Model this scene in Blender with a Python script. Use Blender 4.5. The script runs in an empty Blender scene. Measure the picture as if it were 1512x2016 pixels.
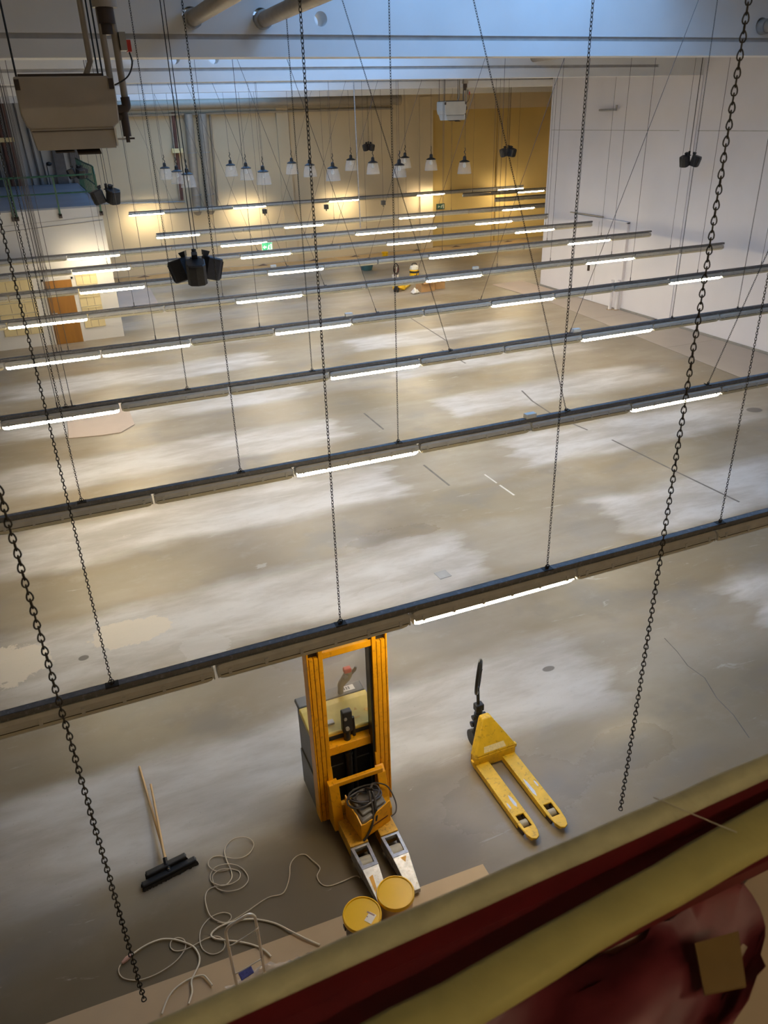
import bpy, bmesh, math, random
from mathutils import Vector, Matrix
random.seed(7)
SC = bpy.context.scene
COL = SC.collection
pi = math.pi

# ------------------------------------------------------------------ camera, world, lights, exposure
cam_d = bpy.data.cameras.new('camera'); cam = bpy.data.objects.new('camera', cam_d); COL.objects.link(cam)
F, PITCH, YAW, ROLL = 1513.26, 0.4753, 0.3867, -0.0312
cam_d.sensor_fit = 'VERTICAL'; cam_d.sensor_height = 36.0; cam_d.lens = 36.0 * F / 2016.0
fw = Vector((math.sin(YAW) * math.cos(PITCH), math.cos(YAW) * math.cos(PITCH), -math.sin(PITCH)))
rt = Vector((math.cos(YAW), -math.sin(YAW), 0)); up = rt.cross(fw)
r2 = math.cos(ROLL) * rt + math.sin(ROLL) * up; u2 = -math.sin(ROLL) * rt + math.cos(ROLL) * up
M = Matrix(((r2.x, u2.x, -fw.x), (r2.y, u2.y, -fw.y), (r2.z, u2.z, -fw.z))).to_4x4()
M.translation = Vector((0, 0, 6.3)); cam.matrix_world = M
cam_d.clip_start = 0.05; cam_d.clip_end = 200
cam_d.dof.use_dof = True; cam_d.dof.focus_distance = 9.0; cam_d.dof.aperture_fstop = 11.0
SC.camera = cam

SKY = 4.4
wd = bpy.data.worlds.new('world'); SC.world = wd; wd.use_nodes = True
nt = wd.node_tree; bg = nt.nodes['Background']
tc = nt.nodes.new('ShaderNodeTexCoord'); sx = nt.nodes.new('ShaderNodeSeparateXYZ'); rp = nt.nodes.new('ShaderNodeValToRGB')
nt.links.new(tc.outputs['Generated'], sx.inputs[0]); nt.links.new(sx.outputs['Z'], rp.inputs[0]); nt.links.new(rp.outputs[0], bg.inputs[0])
rp.color_ramp.elements[0].color = (.32, .59, 1, 1); rp.color_ramp.elements[1].color = (.20, .48, 1, 1)
bg.inputs[1].default_value = SKY
wd.cycles.sampling_method = 'MANUAL'; wd.cycles.sample_map_resolution = 128

SKX0, SKX1 = 3.9, 10.2            # rooflight strip
BEAM_Y = [4.7, 12.25, 19.6, 27.1, 34.6]
for a, b in [(5.1, 12.5), (12.5, 19.8), (19.8, 27.3), (27.3, 34.8), (34.8, 38.5)]:
    l = bpy.data.lights.new('rooflight_portal', 'AREA'); l.shape = 'RECTANGLE'; l.size = SKX1 - SKX0; l.size_y = b - a
    l.cycles.is_portal = True
    o = bpy.data.objects.new('rooflight_portal', l); o.location = ((SKX0 + SKX1) / 2, (a + b) / 2, 9.28); COL.objects.link(o)

TUBE = 72.0                        # lit luminaires
vs = SC.view_settings
vs.view_transform = 'Standard'; vs.look = 'None'; vs.exposure = 0.04; vs.gamma = 1.0; vs.use_curve_mapping = False
SC.cycles.max_bounces = 8; SC.cycles.diffuse_bounces = 5; SC.cycles.glossy_bounces = 3; SC.cycles.transparent_max_bounces = 12
SC.cycles.caustics_reflective = False; SC.cycles.caustics_refractive = False
SC.cycles.sample_clamp_indirect = 6.0

# ------------------------------------------------------------------ materials
def mat(name, color, rough=.6, metal=0., var=.12, scale=6., bump=0., dirt=None, dirt_amt=.35, spec=.5, stretch=None):
    m = bpy.data.materials.new(name); m.use_nodes = True
    n = m.node_tree.nodes; L = m.node_tree.links; b = n['Principled BSDF']
    b.inputs['Roughness'].default_value = rough; b.inputs['Metallic'].default_value = metal
    b.inputs['Specular IOR Level'].default_value = spec
    g = n.new('ShaderNodeNewGeometry')
    src = g.outputs['Position']
    if stretch:
        mp = n.new('ShaderNodeMapping'); mp.inputs['Scale'].default_value = stretch; L.new(src, mp.inputs[0]); src = mp.outputs[0]
    no = n.new('ShaderNodeTexNoise'); no.inputs['Scale'].default_value = scale; no.inputs['Detail'].default_value = 5
    L.new(src, no.inputs['Vector'])
    r = n.new('ShaderNodeValToRGB'); r.color_ramp.elements[0].position = .3; r.color_ramp.elements[1].position = .7
    c = color
    r.color_ramp.elements[0].color = (c[0] * (1 - var), c[1] * (1 - var), c[2] * (1 - var), 1)
    r.color_ramp.elements[1].color = (min(1, c[0] * (1 + var)), min(1, c[1] * (1 + var)), min(1, c[2] * (1 + var)), 1)
    L.new(no.outputs['Fac'], r.inputs[0]); out = r.outputs[0]
    if dirt:
        n2 = n.new('ShaderNodeTexNoise'); n2.inputs['Scale'].default_value = scale * 2.7; n2.inputs['Detail'].default_value = 8
        L.new(src, n2.inputs['Vector'])
        r2_ = n.new('ShaderNodeValToRGB'); r2_.color_ramp.elements[0].position = .56; r2_.color_ramp.elements[1].position = .7
        r2_.color_ramp.elements[0].color = (0, 0, 0, 1); r2_.color_ramp.elements[1].color = (dirt_amt,) * 3 + (1,)
        L.new(n2.outputs['Fac'], r2_.inputs[0])
        mx = n.new('ShaderNodeMixRGB'); L.new(r2_.outputs[0], mx.inputs[0]); L.new(out, mx.inputs[1]); mx.inputs[2].default_value = (*dirt, 1)
        out = mx.outputs[0]
    L.new(out, b.inputs['Base Color'])
    if bump:
        bp = n.new('ShaderNodeBump'); bp.inputs['Strength'].default_value = bump; bp.inputs['Distance'].default_value = .02
        L.new(no.outputs['Fac'], bp.inputs['Height']); L.new(bp.outputs[0], b.inputs['Normal'])
    return m

def emit(name, color, strength, base=(.8, .8, .75)):
    m = bpy.data.materials.new(name); m.use_nodes = True; n = m.node_tree.nodes; b = n['Principled BSDF']
    b.inputs['Base Color'].default_value = (*base, 1)
    b.inputs['Emission Color'].default_value = (*color, 1); b.inputs['Emission Strength'].default_value = strength
    return m

def clear(name, tint, body=.1, rough=.1):
    """clear or milky sheet: mostly transparent with some scattering and gloss"""
    m = bpy.data.materials.new(name); m.use_nodes = True; n = m.node_tree.nodes; L = m.node_tree.links
    b = n['Principled BSDF']; b.inputs['Base Color'].default_value = (*tint, 1); b.inputs['Roughness'].default_value = rough
    t = n.new('ShaderNodeBsdfTransparent'); t.inputs[0].default_value = (.97, .97, .97, 1)
    nz = n.new('ShaderNodeTexNoise'); nz.inputs['Scale'].default_value = 9
    mr = n.new('ShaderNodeMapRange'); mr.inputs[3].default_value = body * .7; mr.inputs[4].default_value = body * 1.3
    L.new(nz.outputs['Fac'], mr.inputs[0])
    mx = n.new('ShaderNodeMixShader'); L.new(mr.outputs[0], mx.inputs[0]); L.new(t.outputs[0], mx.inputs[1]); L.new(b.outputs[0], mx.inputs[2])
    L.new(mx.outputs[0], n['Material Output'].inputs[0])
    return m

MT = {}
MT['beam'] = mat('painted_concrete', (.74, .735, .72), .7, var=.04, scale=1.2)
MT['groove'] = mat('beam_joint', (.50, .48, .46), .9, var=.1)
MT['wall_right'] = mat('white_wall', (.76, .735, .755), .75, var=.03, scale=.8)
MT['wall_back'] = mat('cream_wall', (.60, .50, .335), .75, var=.04, scale=.7)
MT['wall_yellow'] = mat('yellow_wall', (.58, .42, .15), .75, var=.06, scale=.6)
MT['office'] = mat('office_wall', (.56, .545, .52), .75, var=.03, scale=1.)
MT['ceiling'] = mat('ceiling_plaster', (.62, .6, .57), .8, var=.04)
MT['rail'] = mat('galvanised_rail', (.16, .155, .15), .55, .2, var=.15, scale=14, dirt=(.5, .5, .52), dirt_amt=.25)
MT['housing'] = mat('housing_grey', (.52, .49, .42), .5, var=.08, scale=10)
MT['diffuser'] = mat('diffuser_unlit', (.66, .60, .42), .3, var=.05, scale=10)
MT['lit'] = emit('diffuser_lit', (1, .825, .54), TUBE)
MT['scraped'] = mat('bare_scrape', (.62, .60, .57), .35, .3, var=.1, scale=30)
MT['gasket'] = mat('gasket_dark', (.06, .05, .035), .8)
MT['chain'] = mat('dark_steel_chain', (.045, .038, .03), .55, .5, var=.3, scale=60)
MT['wire'] = mat('steel_wire', (.10, .09, .085), .5, .4)
MT['white_box'] = mat('white_plastic', (.72, .7, .62), .5, var=.05)
MT['black'] = mat('black_plastic', (.014, .014, .015), .5, var=.3, scale=20)
MT['black_gloss'] = mat('black_steel', (.02, .02, .02), .3, .3, var=.3, scale=20)
MT['speaker'] = mat('speaker_black', (.018, .018, .022), .45, var=.2, scale=30)
MT['heater'] = mat('heater_enamel', (.40, .355, .29), .5, var=.06, scale=3)
MT['heater_pale'] = mat('heater_enamel_pale', (.50, .49, .45), .5, var=.06, scale=3)
MT['pipe'] = mat('pipe_grey', (.37, .325, .26), .5, .2, var=.08)
MT['pipe_dark'] = mat('pipe_fitting_brown', (.06, .04, .03), .6, var=.2)
MT['pipe_red'] = mat('red_oxide_pipe', (.13, .055, .04), .6, var=.25, scale=5)
MT['duct'] = mat('duct_sheet', (.34, .29, .22), .55, .2, var=.08, scale=2)
MT['red'] = mat('red_plastic', (.55, .03, .02), .5)
MT['green'] = mat('green_paint', (.018, .085, .05), .45, var=.2)
MT['mezz_floor'] = mat('blue_grey_floor', (.22, .25, .30), .5, var=.1, scale=.8)
MT['dark_col'] = mat('dark_column', (.11, .10, .095), .7, var=.15)
MT['door_brown'] = mat('brown_door', (.27, .115, .012), .45, var=.12, scale=2, stretch=(4, 4, .6))
MT['cream_slat'] = mat('cream_slat', (.60, .50, .28), .6, var=.05, scale=3)
MT['yellow'] = mat('stacker_yellow', (.82, .375, .003), .42, var=.10, scale=9, dirt=(.22, .10, .01), dirt_amt=.4)
MT['yellow_worn'] = mat('worn_yellow', (.66, .36, .03), .5, var=.18, scale=16, dirt=(.20, .12, .03), dirt_amt=.7)
MT['yellow_lemon'] = mat('jack_yellow', (.78, .485, .022), .42, var=.10, scale=10, dirt=(.32, .17, .02), dirt_amt=.55)
MT['panel_yellow'] = mat('panel_yellow', (.74, .54, .10), .45, var=.06, scale=12)
MT['steel_bright'] = mat('scraped_steel', (.44, .43, .43), .42, .6, var=.2, scale=22, dirt=(.3, .22, .08), dirt_amt=.5)
MT['grey_body'] = mat('grey_body', (.13, .125, .115), .5, var=.12, scale=6)
MT['tiller'] = mat('tiller_grey', (.19, .17, .14), .5, var=.1)
MT['roller'] = mat('roller_tan', (.42, .37, .27), .45, var=.08, scale=20)
MT['charger_grey'] = mat('charger_grey', (.16, .14, .115), .55, var=.15, scale=14)
MT['cable_black'] = mat('black_cable', (.05, .042, .036), .45)
MT['cable_beige'] = mat('beige_cable', (.56, .48, .36), .5)
MT['cable_white'] = mat('white_cable', (.68, .61, .48), .5)
MT['connector'] = mat('pink_connector', (.55, .32, .25), .5)
MT['lid'] = mat('bucket_lid_yellow', (.85, .50, .004), .28, var=.03, scale=4)
MT['bucket_dark'] = mat('bucket_dark', (.05, .03, .03), .5)
MT['bucket_tan'] = mat('bucket_tan', (.62, .40, .20), .5)
MT['label'] = mat('paper_label', (.80, .72, .62), .6, var=.05, scale=20)
MT['label_print'] = mat('label_print', (.32, .20, .17), .7)
MT['label_worn'] = mat('worn_label', (.84, .70, .36), .55, var=.12, scale=60)
MT['cardboard'] = mat('cardboard', (.50, .37, .23), .85, var=.05, scale=2)
MT['cardboard_pale'] = mat('cardboard_pale', (.56, .45, .36), .85, var=.05, scale=1)
MT['cardboard_box'] = mat('cardboard_box', (.42, .25, .11), .85, var=.08)
MT['runner'] = mat('floor_runner', (.43, .37, .31), .8, var=.05, scale=.8)
MT['strip_tan'] = mat('torn_floor_paper', (.36, .25, .12), .85, var=.12, scale=1.5)
MT['wood'] = mat('pale_wood', (.62, .40, .17), .5, var=.12, scale=10, stretch=(8, 1, 8))
MT['bristle'] = mat('dark_bristle', (.018, .014, .010), .9, var=.3, scale=60)
MT['chrome'] = mat('chrome', (.85, .80, .72), .3, .45, var=.03)
MT['plastic_film'] = clear('clear_film', (.80, .72, .66), .35, .25)
MT['blue_print'] = mat('blue_print', (.08, .09, .30), .5, var=.3, scale=50)
MT['pane'] = clear('perspex', (.62, .56, .48), .17, .08)
MT['sky_pane'] = clear('rooflight_pane', (.9, .93, 1.), .06, .1)
MT['pendant_glass'] = clear('prismatic_glass', (.84, .83, .81), .24, .2)
MT['sign_green'] = emit('exit_green', (.02, .75, .30), .45, (.01, .22, .09))
MT['sign_white'] = emit('exit_white', (.75, 1., .85), .6, (.5, .6, .55))
MT['sign_dark'] = mat('sign_dark_green', (.02, .07, .04), .5)
MT['sign_pict'] = mat('sign_pictogram', (.55, .6, .5), .5)
MT['khaki'] = mat('khaki_padding', (.31, .285, .17), .8, var=.12, scale=30, bump=.3)
MT['khaki_yellow'] = mat('mustard_padding', (.27, .23, .075), .8, var=.10, scale=16, bump=.3)
MT['dark_red'] = mat('dark_red_steel', (.085, .003, .005), .55, var=.2, scale=20)
MT['maroon'] = mat('maroon_sheet', (.105, .014, .018), .5, var=.18, scale=22)
MT['tape'] = mat('brown_tape', (.15, .09, .03), .4, var=.08, scale=30)
MT['ledge'] = mat('ledge_beige', (.36, .275, .19), .8, var=.05, scale=8)
MT['blue_tub'] = mat('teal_tub', (.04, .11, .13), .45)
MT['rag'] = mat('white_rag', (.7, .66, .6), .8, var=.1, scale=20)
MT['metal_grey'] = mat('metal_grey', (.36, .35, .33), .5, .4, var=.1)
MT['thread'] = mat('pale_thread', (.40, .36, .27), .6)

def floor_mat():
    m = bpy.data.materials.new('concrete_floor'); m.use_nodes = True
    n = m.node_tree.nodes; L = m.node_tree.links; b = n['Principled BSDF']
    g = n.new('ShaderNodeNewGeometry'); sep = n.new('ShaderNodeSeparateXYZ'); L.new(g.outputs['Position'], sep.inputs[0])
    X, Y = sep.outputs['X'], sep.outputs['Y']
    def mth(op, a, b_=None, c=None, clamp=False):
        q = n.new('ShaderNodeMath'); q.operation = op; q.use_clamp = clamp
        for i, v in enumerate((a, b_, c)):
            if v is None: continue
            if isinstance(v, (int, float)): q.inputs[i].default_value = v
            else: L.new(v, q.inputs[i])
        return q.outputs[0]
    def noise(scale, det=5, str_=(1, 1, 1), off=(0, 0, 0), rough=.55, dist=0.):
        mp = n.new('ShaderNodeMapping'); mp.inputs['Scale'].default_value = str_; mp.inputs['Location'].default_value = off
        L.new(g.outputs['Position'], mp.inputs[0])
        q = n.new('ShaderNodeTexNoise'); q.inputs['Scale'].default_value = scale; q.inputs['Detail'].default_value = det
        q.inputs['Roughness'].default_value = rough; q.inputs['Distortion'].default_value = dist
        L.new(mp.outputs[0], q.inputs['Vector']); return q.outputs['Fac']
    def sstep(v, lo, hi):
        q = n.new('ShaderNodeMapRange'); q.interpolation_type = 'SMOOTHSTEP'
        q.inputs[1].default_value = lo; q.inputs[2].default_value = hi; q.inputs[3].default_value = 0; q.inputs[4].default_value = 1
        L.new(v, q.inputs[0]); return q.outputs[0]
    def mix(f, a, b_):
        q = n.new('ShaderNodeMixRGB')
        if isinstance(f, (int, float)): q.inputs[0].default_value = f
        else: L.new(f, q.inputs[0])
        for i, v in ((1, a), (2, b_)):
            if isinstance(v, tuple): q.inputs[i].default_value = (*v, 1)
            else: L.new(v, q.inputs[i])
        return q.outputs[0]
    nA = noise(.45, 6, (.6, 1, 1)); nB = noise(2.2, 6, (.35, 1.4, 1)); nC = noise(9, 6, (.4, 1, 1)); nD = noise(1.1, 6, (.5, 1, 1), (7, 3, 0)); nE = noise(40, 3)
    # bands left by the racking that stood between the light rows
    w = mth('MULTIPLY', mth('SUBTRACT', nD, .5), .8)
    yy = mth('ADD', Y, w)
    fr = mth('FRACT', mth('ADD', mth('DIVIDE', mth('SUBTRACT', yy, 6.20), 3.18), .5))
    d = mth('MULTIPLY', mth('ABSOLUTE', mth('SUBTRACT', fr, .5)), 3.18)
    band = mth('SUBTRACT', 1., sstep(d, .50, .98))
    xx = mth('ADD', X, mth('MULTIPLY', mth('SUBTRACT', nB, .5), 1.4))
    left = mth('MULTIPLY', sstep(xx, -2.6, -1.0), mth('SUBTRACT', 1., sstep(xx, 5.1, 5.65)))
    right = mth('MULTIPLY', sstep(xx, 7.8, 8.3), mth('SUBTRACT', 1., sstep(xx, 13.2, 15.2)))
    sides = mth('MAXIMUM', left, right)
    # the front bay stops short of the gallery, its right rack starts nearer
    front = sstep(Y, 4.9, 5.9)
    far = mth('SUBTRACT', 1., mth('MULTIPLY', sstep(Y, 22, 27), .75))
    rack = mth('MULTIPLY', mth('MULTIPLY', band, sides), mth('MULTIPLY', front, far))
    # a faint pale veil of dust in the cross aisle too
    veil = mth('MULTIPLY', mth('MULTIPLY', band, .22), mth('MULTIPLY', front, mth('SUBTRACT', 1., sstep(X, 14, 16))))
    rack = mth('MAXIMUM', rack, veil)
    nS = noise(1.1, 7, (.42, 1.3, 1), (4, 1, 0), .62, .2)
    rack = mth('MULTIPLY', rack, mth('ADD', .70, mth('MULTIPLY', sstep(nS, .3, .6), .32)), clamp=True)
    dark = mix(sstep(nA, .35, .65), (.23, .185, .122), (.335, .282, .208))
    dark = mix(mth('MULTIPLY', sstep(nB, .35, .7), .55), dark, (.27, .225, .155))
    dark = mix(mth('MULTIPLY', sstep(noise(.8, 5, (1, 1, 1), (11, 2, 0)), .54, .70), .45), dark, (.17, .16, .155))
    n3 = noise(.9, 3, (.7, 1, 1), (21, 5, 0), .5, .3); n4 = noise(.7, 3, (.6, 1, 1), (2, 31, 0), .5, .5)
    dark = mix(mth('MULTIPLY', sstep(n3, .46, .70), .45), dark, (.26, .19, .10))
    dark = mix(mth('MULTIPLY', sstep(n4, .52, .72), .45), dark, (.19, .19, .20))
    dark = mix(mth('MULTIPLY', sstep(noise(2.6, 8, (.7, 1, 1), (8, 8, 0), .7), .52, .76), .3), dark, (.42, .385, .33))
    light = mix(sstep(nS, .35, .7), (.46, .425, .375), (.60, .575, .54))
    light = mix(mth('MULTIPLY', sstep(nC, .5, .75), .25), light, (.36, .33, .29))
    # darker brown floor in front of the gallery
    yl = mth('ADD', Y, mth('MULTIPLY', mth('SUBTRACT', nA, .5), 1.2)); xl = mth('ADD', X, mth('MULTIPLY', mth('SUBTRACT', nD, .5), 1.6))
    dark_front = mth('MULTIPLY', mth('SUBTRACT', 1., sstep(mth('SUBTRACT', yl, mth('MULTIPLY', X, .22)), 4.75, 5.35)), mth('SUBTRACT', 1., sstep(xl, 2.2, 3.0)))
    dark = mix(mth('MULTIPLY', dark_front, .85), dark, (.155, .120, .072))
    rack = mth('MULTIPLY', rack, mth('SUBTRACT', 1., dark_front))
    col = mix(rack, dark, light)
    # pale filler patches with ragged edges
    edge = mth('MULTIPLY', mth('SUBTRACT', noise(3.6, 9, (1, 1, 1), (1, 9, 0), .75), .5), 2.6)
    for cx, cy, rx, ry in [(.02, 9.53, .58, .34), (-1.75, 9.45, .75, .5), (.9, 8.75, .35, .35), (3.6, 9.0, .4, .2)]:
        ex = mth('POWER', mth('DIVIDE', mth('SUBTRACT', X, cx), rx), 2.); ey = mth('POWER', mth('DIVIDE', mth('SUBTRACT', Y, cy), ry), 2.)
        e = mth('ADD', mth('ADD', ex, ey), edge)
        k = mth('SUBTRACT', 1., sstep(e, .82, .95))
        col = mix(mth('MULTIPLY', k, .85 if cx < .5 else .4), col, (.66, .585, .47) if cx < .5 else (.55, .53, .50))
    # dark oil spots and fine speckle
    for cx, cy, rx, ry in [(-.64, 9.19, .07, .06), (14.38, 12.32, .2, .16), (4.8, 6.41, .09, .05)]:
        ex = mth('POWER', mth('DIVIDE', mth('SUBTRACT', X, cx), rx), 2.); ey = mth('POWER', mth('DIVIDE', mth('SUBTRACT', Y, cy), ry), 2.)
        k = mth('SUBTRACT', 1., sstep(mth('ADD', ex, ey), .7, 1.1))
        col = mix(mth('MULTIPLY', k, .75), col, (.10, .085, .07))
    col = mix(mth('MULTIPLY', sstep(nE, .66, .74), .35), col, (.14, .12, .10))
    scratch = sstep(noise(1.6, 8, (.6, 2.6, 1), (3, 3, 0), .7, 1.), .63, .68)
    col = mix(mth('MULTIPLY', scratch, .35), col, (.58, .55, .50))
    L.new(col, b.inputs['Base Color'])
    rg = mth('ADD', .38, mth('MULTIPLY', rack, .2)); rg = mth('ADD', rg, mth('MULTIPLY', mth('SUBTRACT', nB, .5), .10))
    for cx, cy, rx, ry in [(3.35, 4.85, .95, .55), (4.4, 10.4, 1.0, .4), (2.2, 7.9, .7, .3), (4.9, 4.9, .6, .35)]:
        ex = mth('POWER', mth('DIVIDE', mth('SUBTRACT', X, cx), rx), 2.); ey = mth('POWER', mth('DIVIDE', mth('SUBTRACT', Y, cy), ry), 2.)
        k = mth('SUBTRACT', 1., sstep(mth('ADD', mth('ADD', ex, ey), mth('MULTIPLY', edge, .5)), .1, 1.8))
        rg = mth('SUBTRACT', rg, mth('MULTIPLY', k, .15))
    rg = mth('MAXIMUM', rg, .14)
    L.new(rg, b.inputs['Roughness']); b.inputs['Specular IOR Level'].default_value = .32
    bp = n.new('ShaderNodeBump'); bp.inputs['Strength'].default_value = .12; bp.inputs['Distance'].default_value = .01
    L.new(nC, bp.inputs['Height']); L.new(bp.outputs[0], b.inputs['Normal'])
    return m
MT['floor'] = floor_mat()

# ------------------------------------------------------------------ helpers
class MB:
    def __init__(s): s.v = []; s.f = []
    def add(s, vs_, fs):
        k = len(s.v); s.v += [tuple(q) for q in vs_]; s.f += [tuple(i + k for i in f) for f in fs]; return s
    def box(s, x0, x1, y0, y1, z0, z1):
        return s.add([(x0, y0, z0), (x1, y0, z0), (x1, y1, z0), (x0, y1, z0), (x0, y0, z1), (x1, y0, z1), (x1, y1, z1), (x0, y1, z1)],
                     [(3, 2, 1, 0), (4, 5, 6, 7), (0, 1, 5, 4), (1, 2, 6, 5), (2, 3, 7, 6), (3, 0, 4, 7)])
    def obox(s, c, half, rz=0., rx=0., ry=0.):
        R = Matrix.Rotation(rz, 3, 'Z') @ Matrix.Rotation(ry, 3, 'Y') @ Matrix.Rotation(rx, 3, 'X'); c = Vector(c)
        q = [c + R @ Vector((a * half[0], b_ * half[1], d * half[2])) for a, b_, d in
             [(-1, -1, -1), (1, -1, -1), (1, 1, -1), (-1, 1, -1), (-1, -1, 1), (1, -1, 1), (1, 1, 1), (-1, 1, 1)]]
        return s.add(q, [(3, 2, 1, 0), (4, 5, 6, 7), (0, 1, 5, 4), (1, 2, 6, 5), (2, 3, 7, 6), (3, 0, 4, 7)])
    def tube(s, pts, r, seg=8, closed=False, cap=True):
        pts = [Vector(p) for p in pts]; n = len(pts); rings = []; pn = None
        rr = r if isinstance(r, (list, tuple)) else [r] * n
        for i, p in enumerate(pts):
            a = pts[(i - 1) % n] if (closed or i > 0) else pts[i]; b_ = pts[(i + 1) % n] if (closed or i < n - 1) else pts[i]
            t = (b_ - a).normalized()
            if pn is None:
                pn = t.cross(Vector((0, 0, 1)))
                if pn.length < .05: pn = t.cross(Vector((1, 0, 0)))
            pn = (pn - t * pn.dot(t)).normalized(); bn = t.cross(pn)
            rings.append([p + rr[i] * (math.cos(2 * pi * k / seg) * pn + math.sin(2 * pi * k / seg) * bn) for k in range(seg)])
        vs_ = [q for R in rings for q in R]; fs = []
        for i in range(n if closed else n - 1):
            j = (i + 1) % n
            for k in range(seg):
                k2 = (k + 1) % seg; fs.append((i * seg + k, j * seg + k, j * seg + k2, i * seg + k2)[::-1])
        if cap and not closed:
            fs.append(tuple(range(seg))); fs.append(tuple(range((n - 1) * seg, n * seg))[::-1])
        return s.add(vs_, fs)
    def cyl(s, a, b_, r, seg=12, r2=None): return s.tube([a, b_], [r, r if r2 is None else r2], seg)
    def lathe(s, prof, c, seg=20, flute=0.):
        """prof: (radius, z) from bottom to top, about a vertical axis at c"""
        vs_ = []; fs = []; n = len(prof)
        for r, z in prof:
            for k in range(seg):
                q = r * (1 + (flute if k % 2 else -flute)); vs_.append((c[0] + q * math.cos(2 * pi * k / seg), c[1] + q * math.sin(2 * pi * k / seg), c[2] + z))
        for i in range(n - 1):
            for k in range(seg):
                k2 = (k + 1) % seg; fs.append((i * seg + k, i * seg + k2, (i + 1) * seg + k2, (i + 1) * seg + k))
        return s.add(vs_, fs)
    def disc(s, c, r, z, seg=20, up_=True):
        vs_ = [(c[0] + r * math.cos(2 * pi * k / seg), c[1] + r * math.sin(2 * pi * k / seg), z) for k in range(seg)]
        f = tuple(range(seg)); return s.add(vs_, [f if up_ else f[::-1]])
    def prism(s, poly, z0, z1):
        """plan polygon (counter-clockwise) between two heights"""
        n = len(poly); vs_ = [(x, y, z0) for x, y in poly] + [(x, y, z1) for x, y in poly]
        fs = [tuple(range(n))[::-1], tuple(range(n, 2 * n))] + [(i, (i + 1) % n, n + (i + 1) % n, n + i) for i in range(n)]
        return s.add(vs_, fs)
    def ext(s, poly, axis, a, b_):
        """polygon in the two other axes extruded along axis 'x' or 'y'"""
        n = len(poly)
        mk = (lambda p, t: (t, p[0], p[1])) if axis == 'x' else (lambda p, t: (p[0], t, p[1]))
        vs_ = [mk(p, a) for p in poly] + [mk(p, b_) for p in poly]
        fs = [tuple(range(n))[::-1], tuple(range(n, 2 * n))] + [(i, (i + 1) % n, n + (i + 1) % n, n + i) for i in range(n)]
        return s.add(vs_, fs)

def wloc(o):
    v = Vector((0, 0, 0))
    while o: v += Vector(o.location); o = o.parent
    return v

def link_mesh(name, me, m, parent=None, smooth=None, bevel=0.):
    if m is not None: me.materials.clear(); me.materials.append(m)
    o = bpy.data.objects.new(name, me); COL.objects.link(o)
    if parent: o.parent = parent
    if smooth is not None:
        me.shade_smooth(); me.set_sharp_from_angle(angle=math.radians(smooth))
    if bevel:
        bv = o.modifiers.new('bevel', 'BEVEL'); bv.width = bevel; bv.segments = 2; bv.limit_method = 'ANGLE'; bv.angle_limit = math.radians(40)
    return o

def build(name, mb, m, parent=None, smooth=None, bevel=0., at=None):
    """mesh in world coordinates -> ONE object; its vertices are stored relative to its parent (or to 'at')"""
    off = wloc(parent) if parent else (Vector(at) if at else Vector((0, 0, 0)))
    me = bpy.data.meshes.new(name)
    me.from_pydata([(x - off.x, y - off.y, z - off.z) for x, y, z in mb.v], [], mb.f); me.update()
    bm = bmesh.new(); bm.from_mesh(me); bmesh.ops.recalc_face_normals(bm, faces=bm.faces); bm.to_mesh(me); bm.free()
    o = link_mesh(name, me, MT[m] if isinstance(m, str) else m, parent, smooth, bevel)
    if at and not parent: o.location = at
    return o

def tag(o, label=None, cat=None, group=None, kind=None):
    if label: o['label'] = label
    if cat: o['category'] = cat
    if group: o['group'] = group
    if kind: o['kind'] = kind
    return o

def thing(name, label, cat, loc, group=None):
    o = bpy.data.objects.new(name, None); o.empty_display_size = .1; o.location = loc; COL.objects.link(o)
    return tag(o, label, cat, group)

def copy_tree(o, parent=None):
    c = o.copy(); COL.objects.link(c)
    if parent: c.parent = parent
    for ch in list(o.children): copy_tree(ch, c)
    return c

def copy_part(o, name_, parent, loc):
    c = o.copy(); c.name = name_; COL.objects.link(c); c.parent = parent; c.location = loc
    for ch in list(o.children):
        d = ch.copy(); COL.objects.link(d); d.parent = c
    return c

def plate(name, loops, thick, m, parent=None, plane='xz', pos=0., bevel=0., smooth=None):
    """flat plate with holes: first loop outline, the others holes; 'xz' plate spans pos..pos+thick in y, 'xy' in z"""
    cu = bpy.data.curves.new(name, 'CURVE'); cu.dimensions = '2D'; cu.fill_mode = 'BOTH'; cu.extrude = thick / 2
    for lp in loops:
        sp = cu.splines.new('POLY'); sp.points.add(len(lp) - 1); sp.use_cyclic_u = True
        for i, (a, b_) in enumerate(lp): sp.points[i].co = (a, b_, 0, 1)
    t = bpy.data.objects.new(name, cu); COL.objects.link(t)
    dg = bpy.context.evaluated_depsgraph_get()
    me = bpy.data.meshes.new_from_object(t.evaluated_get(dg))
    bpy.data.objects.remove(t); bpy.data.curves.remove(cu)
    off = wloc(parent) if parent else Vector((0, 0, 0))
    for v in me.vertices:
        a, b_, c = v.co
        w_ = Vector((a, pos + thick / 2 - c, b_)) if plane == 'xz' else (Vector((pos + thick / 2 + c, a, b_)) if plane == 'yz' else Vector((a, b_, pos + thick / 2 + c)))
        v.co = w_ - off
    bm = bmesh.new(); bm.from_mesh(me); bmesh.ops.remove_doubles(bm, verts=bm.verts, dist=1e-5); bmesh.ops.recalc_face_normals(bm, faces=bm.faces); bm.to_mesh(me); bm.free()
    me.name = name
    return link_mesh(name, me, MT[m], parent, smooth, bevel)

def circ(cx, cy, r, n=20): return [(cx + r * math.cos(2 * pi * k / n), cy + r * math.sin(2 * pi * k / n)) for k in range(n)]
def rect(a, b_, c, d): return [(a, c), (b_, c), (b_, d), (a, d)]

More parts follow.
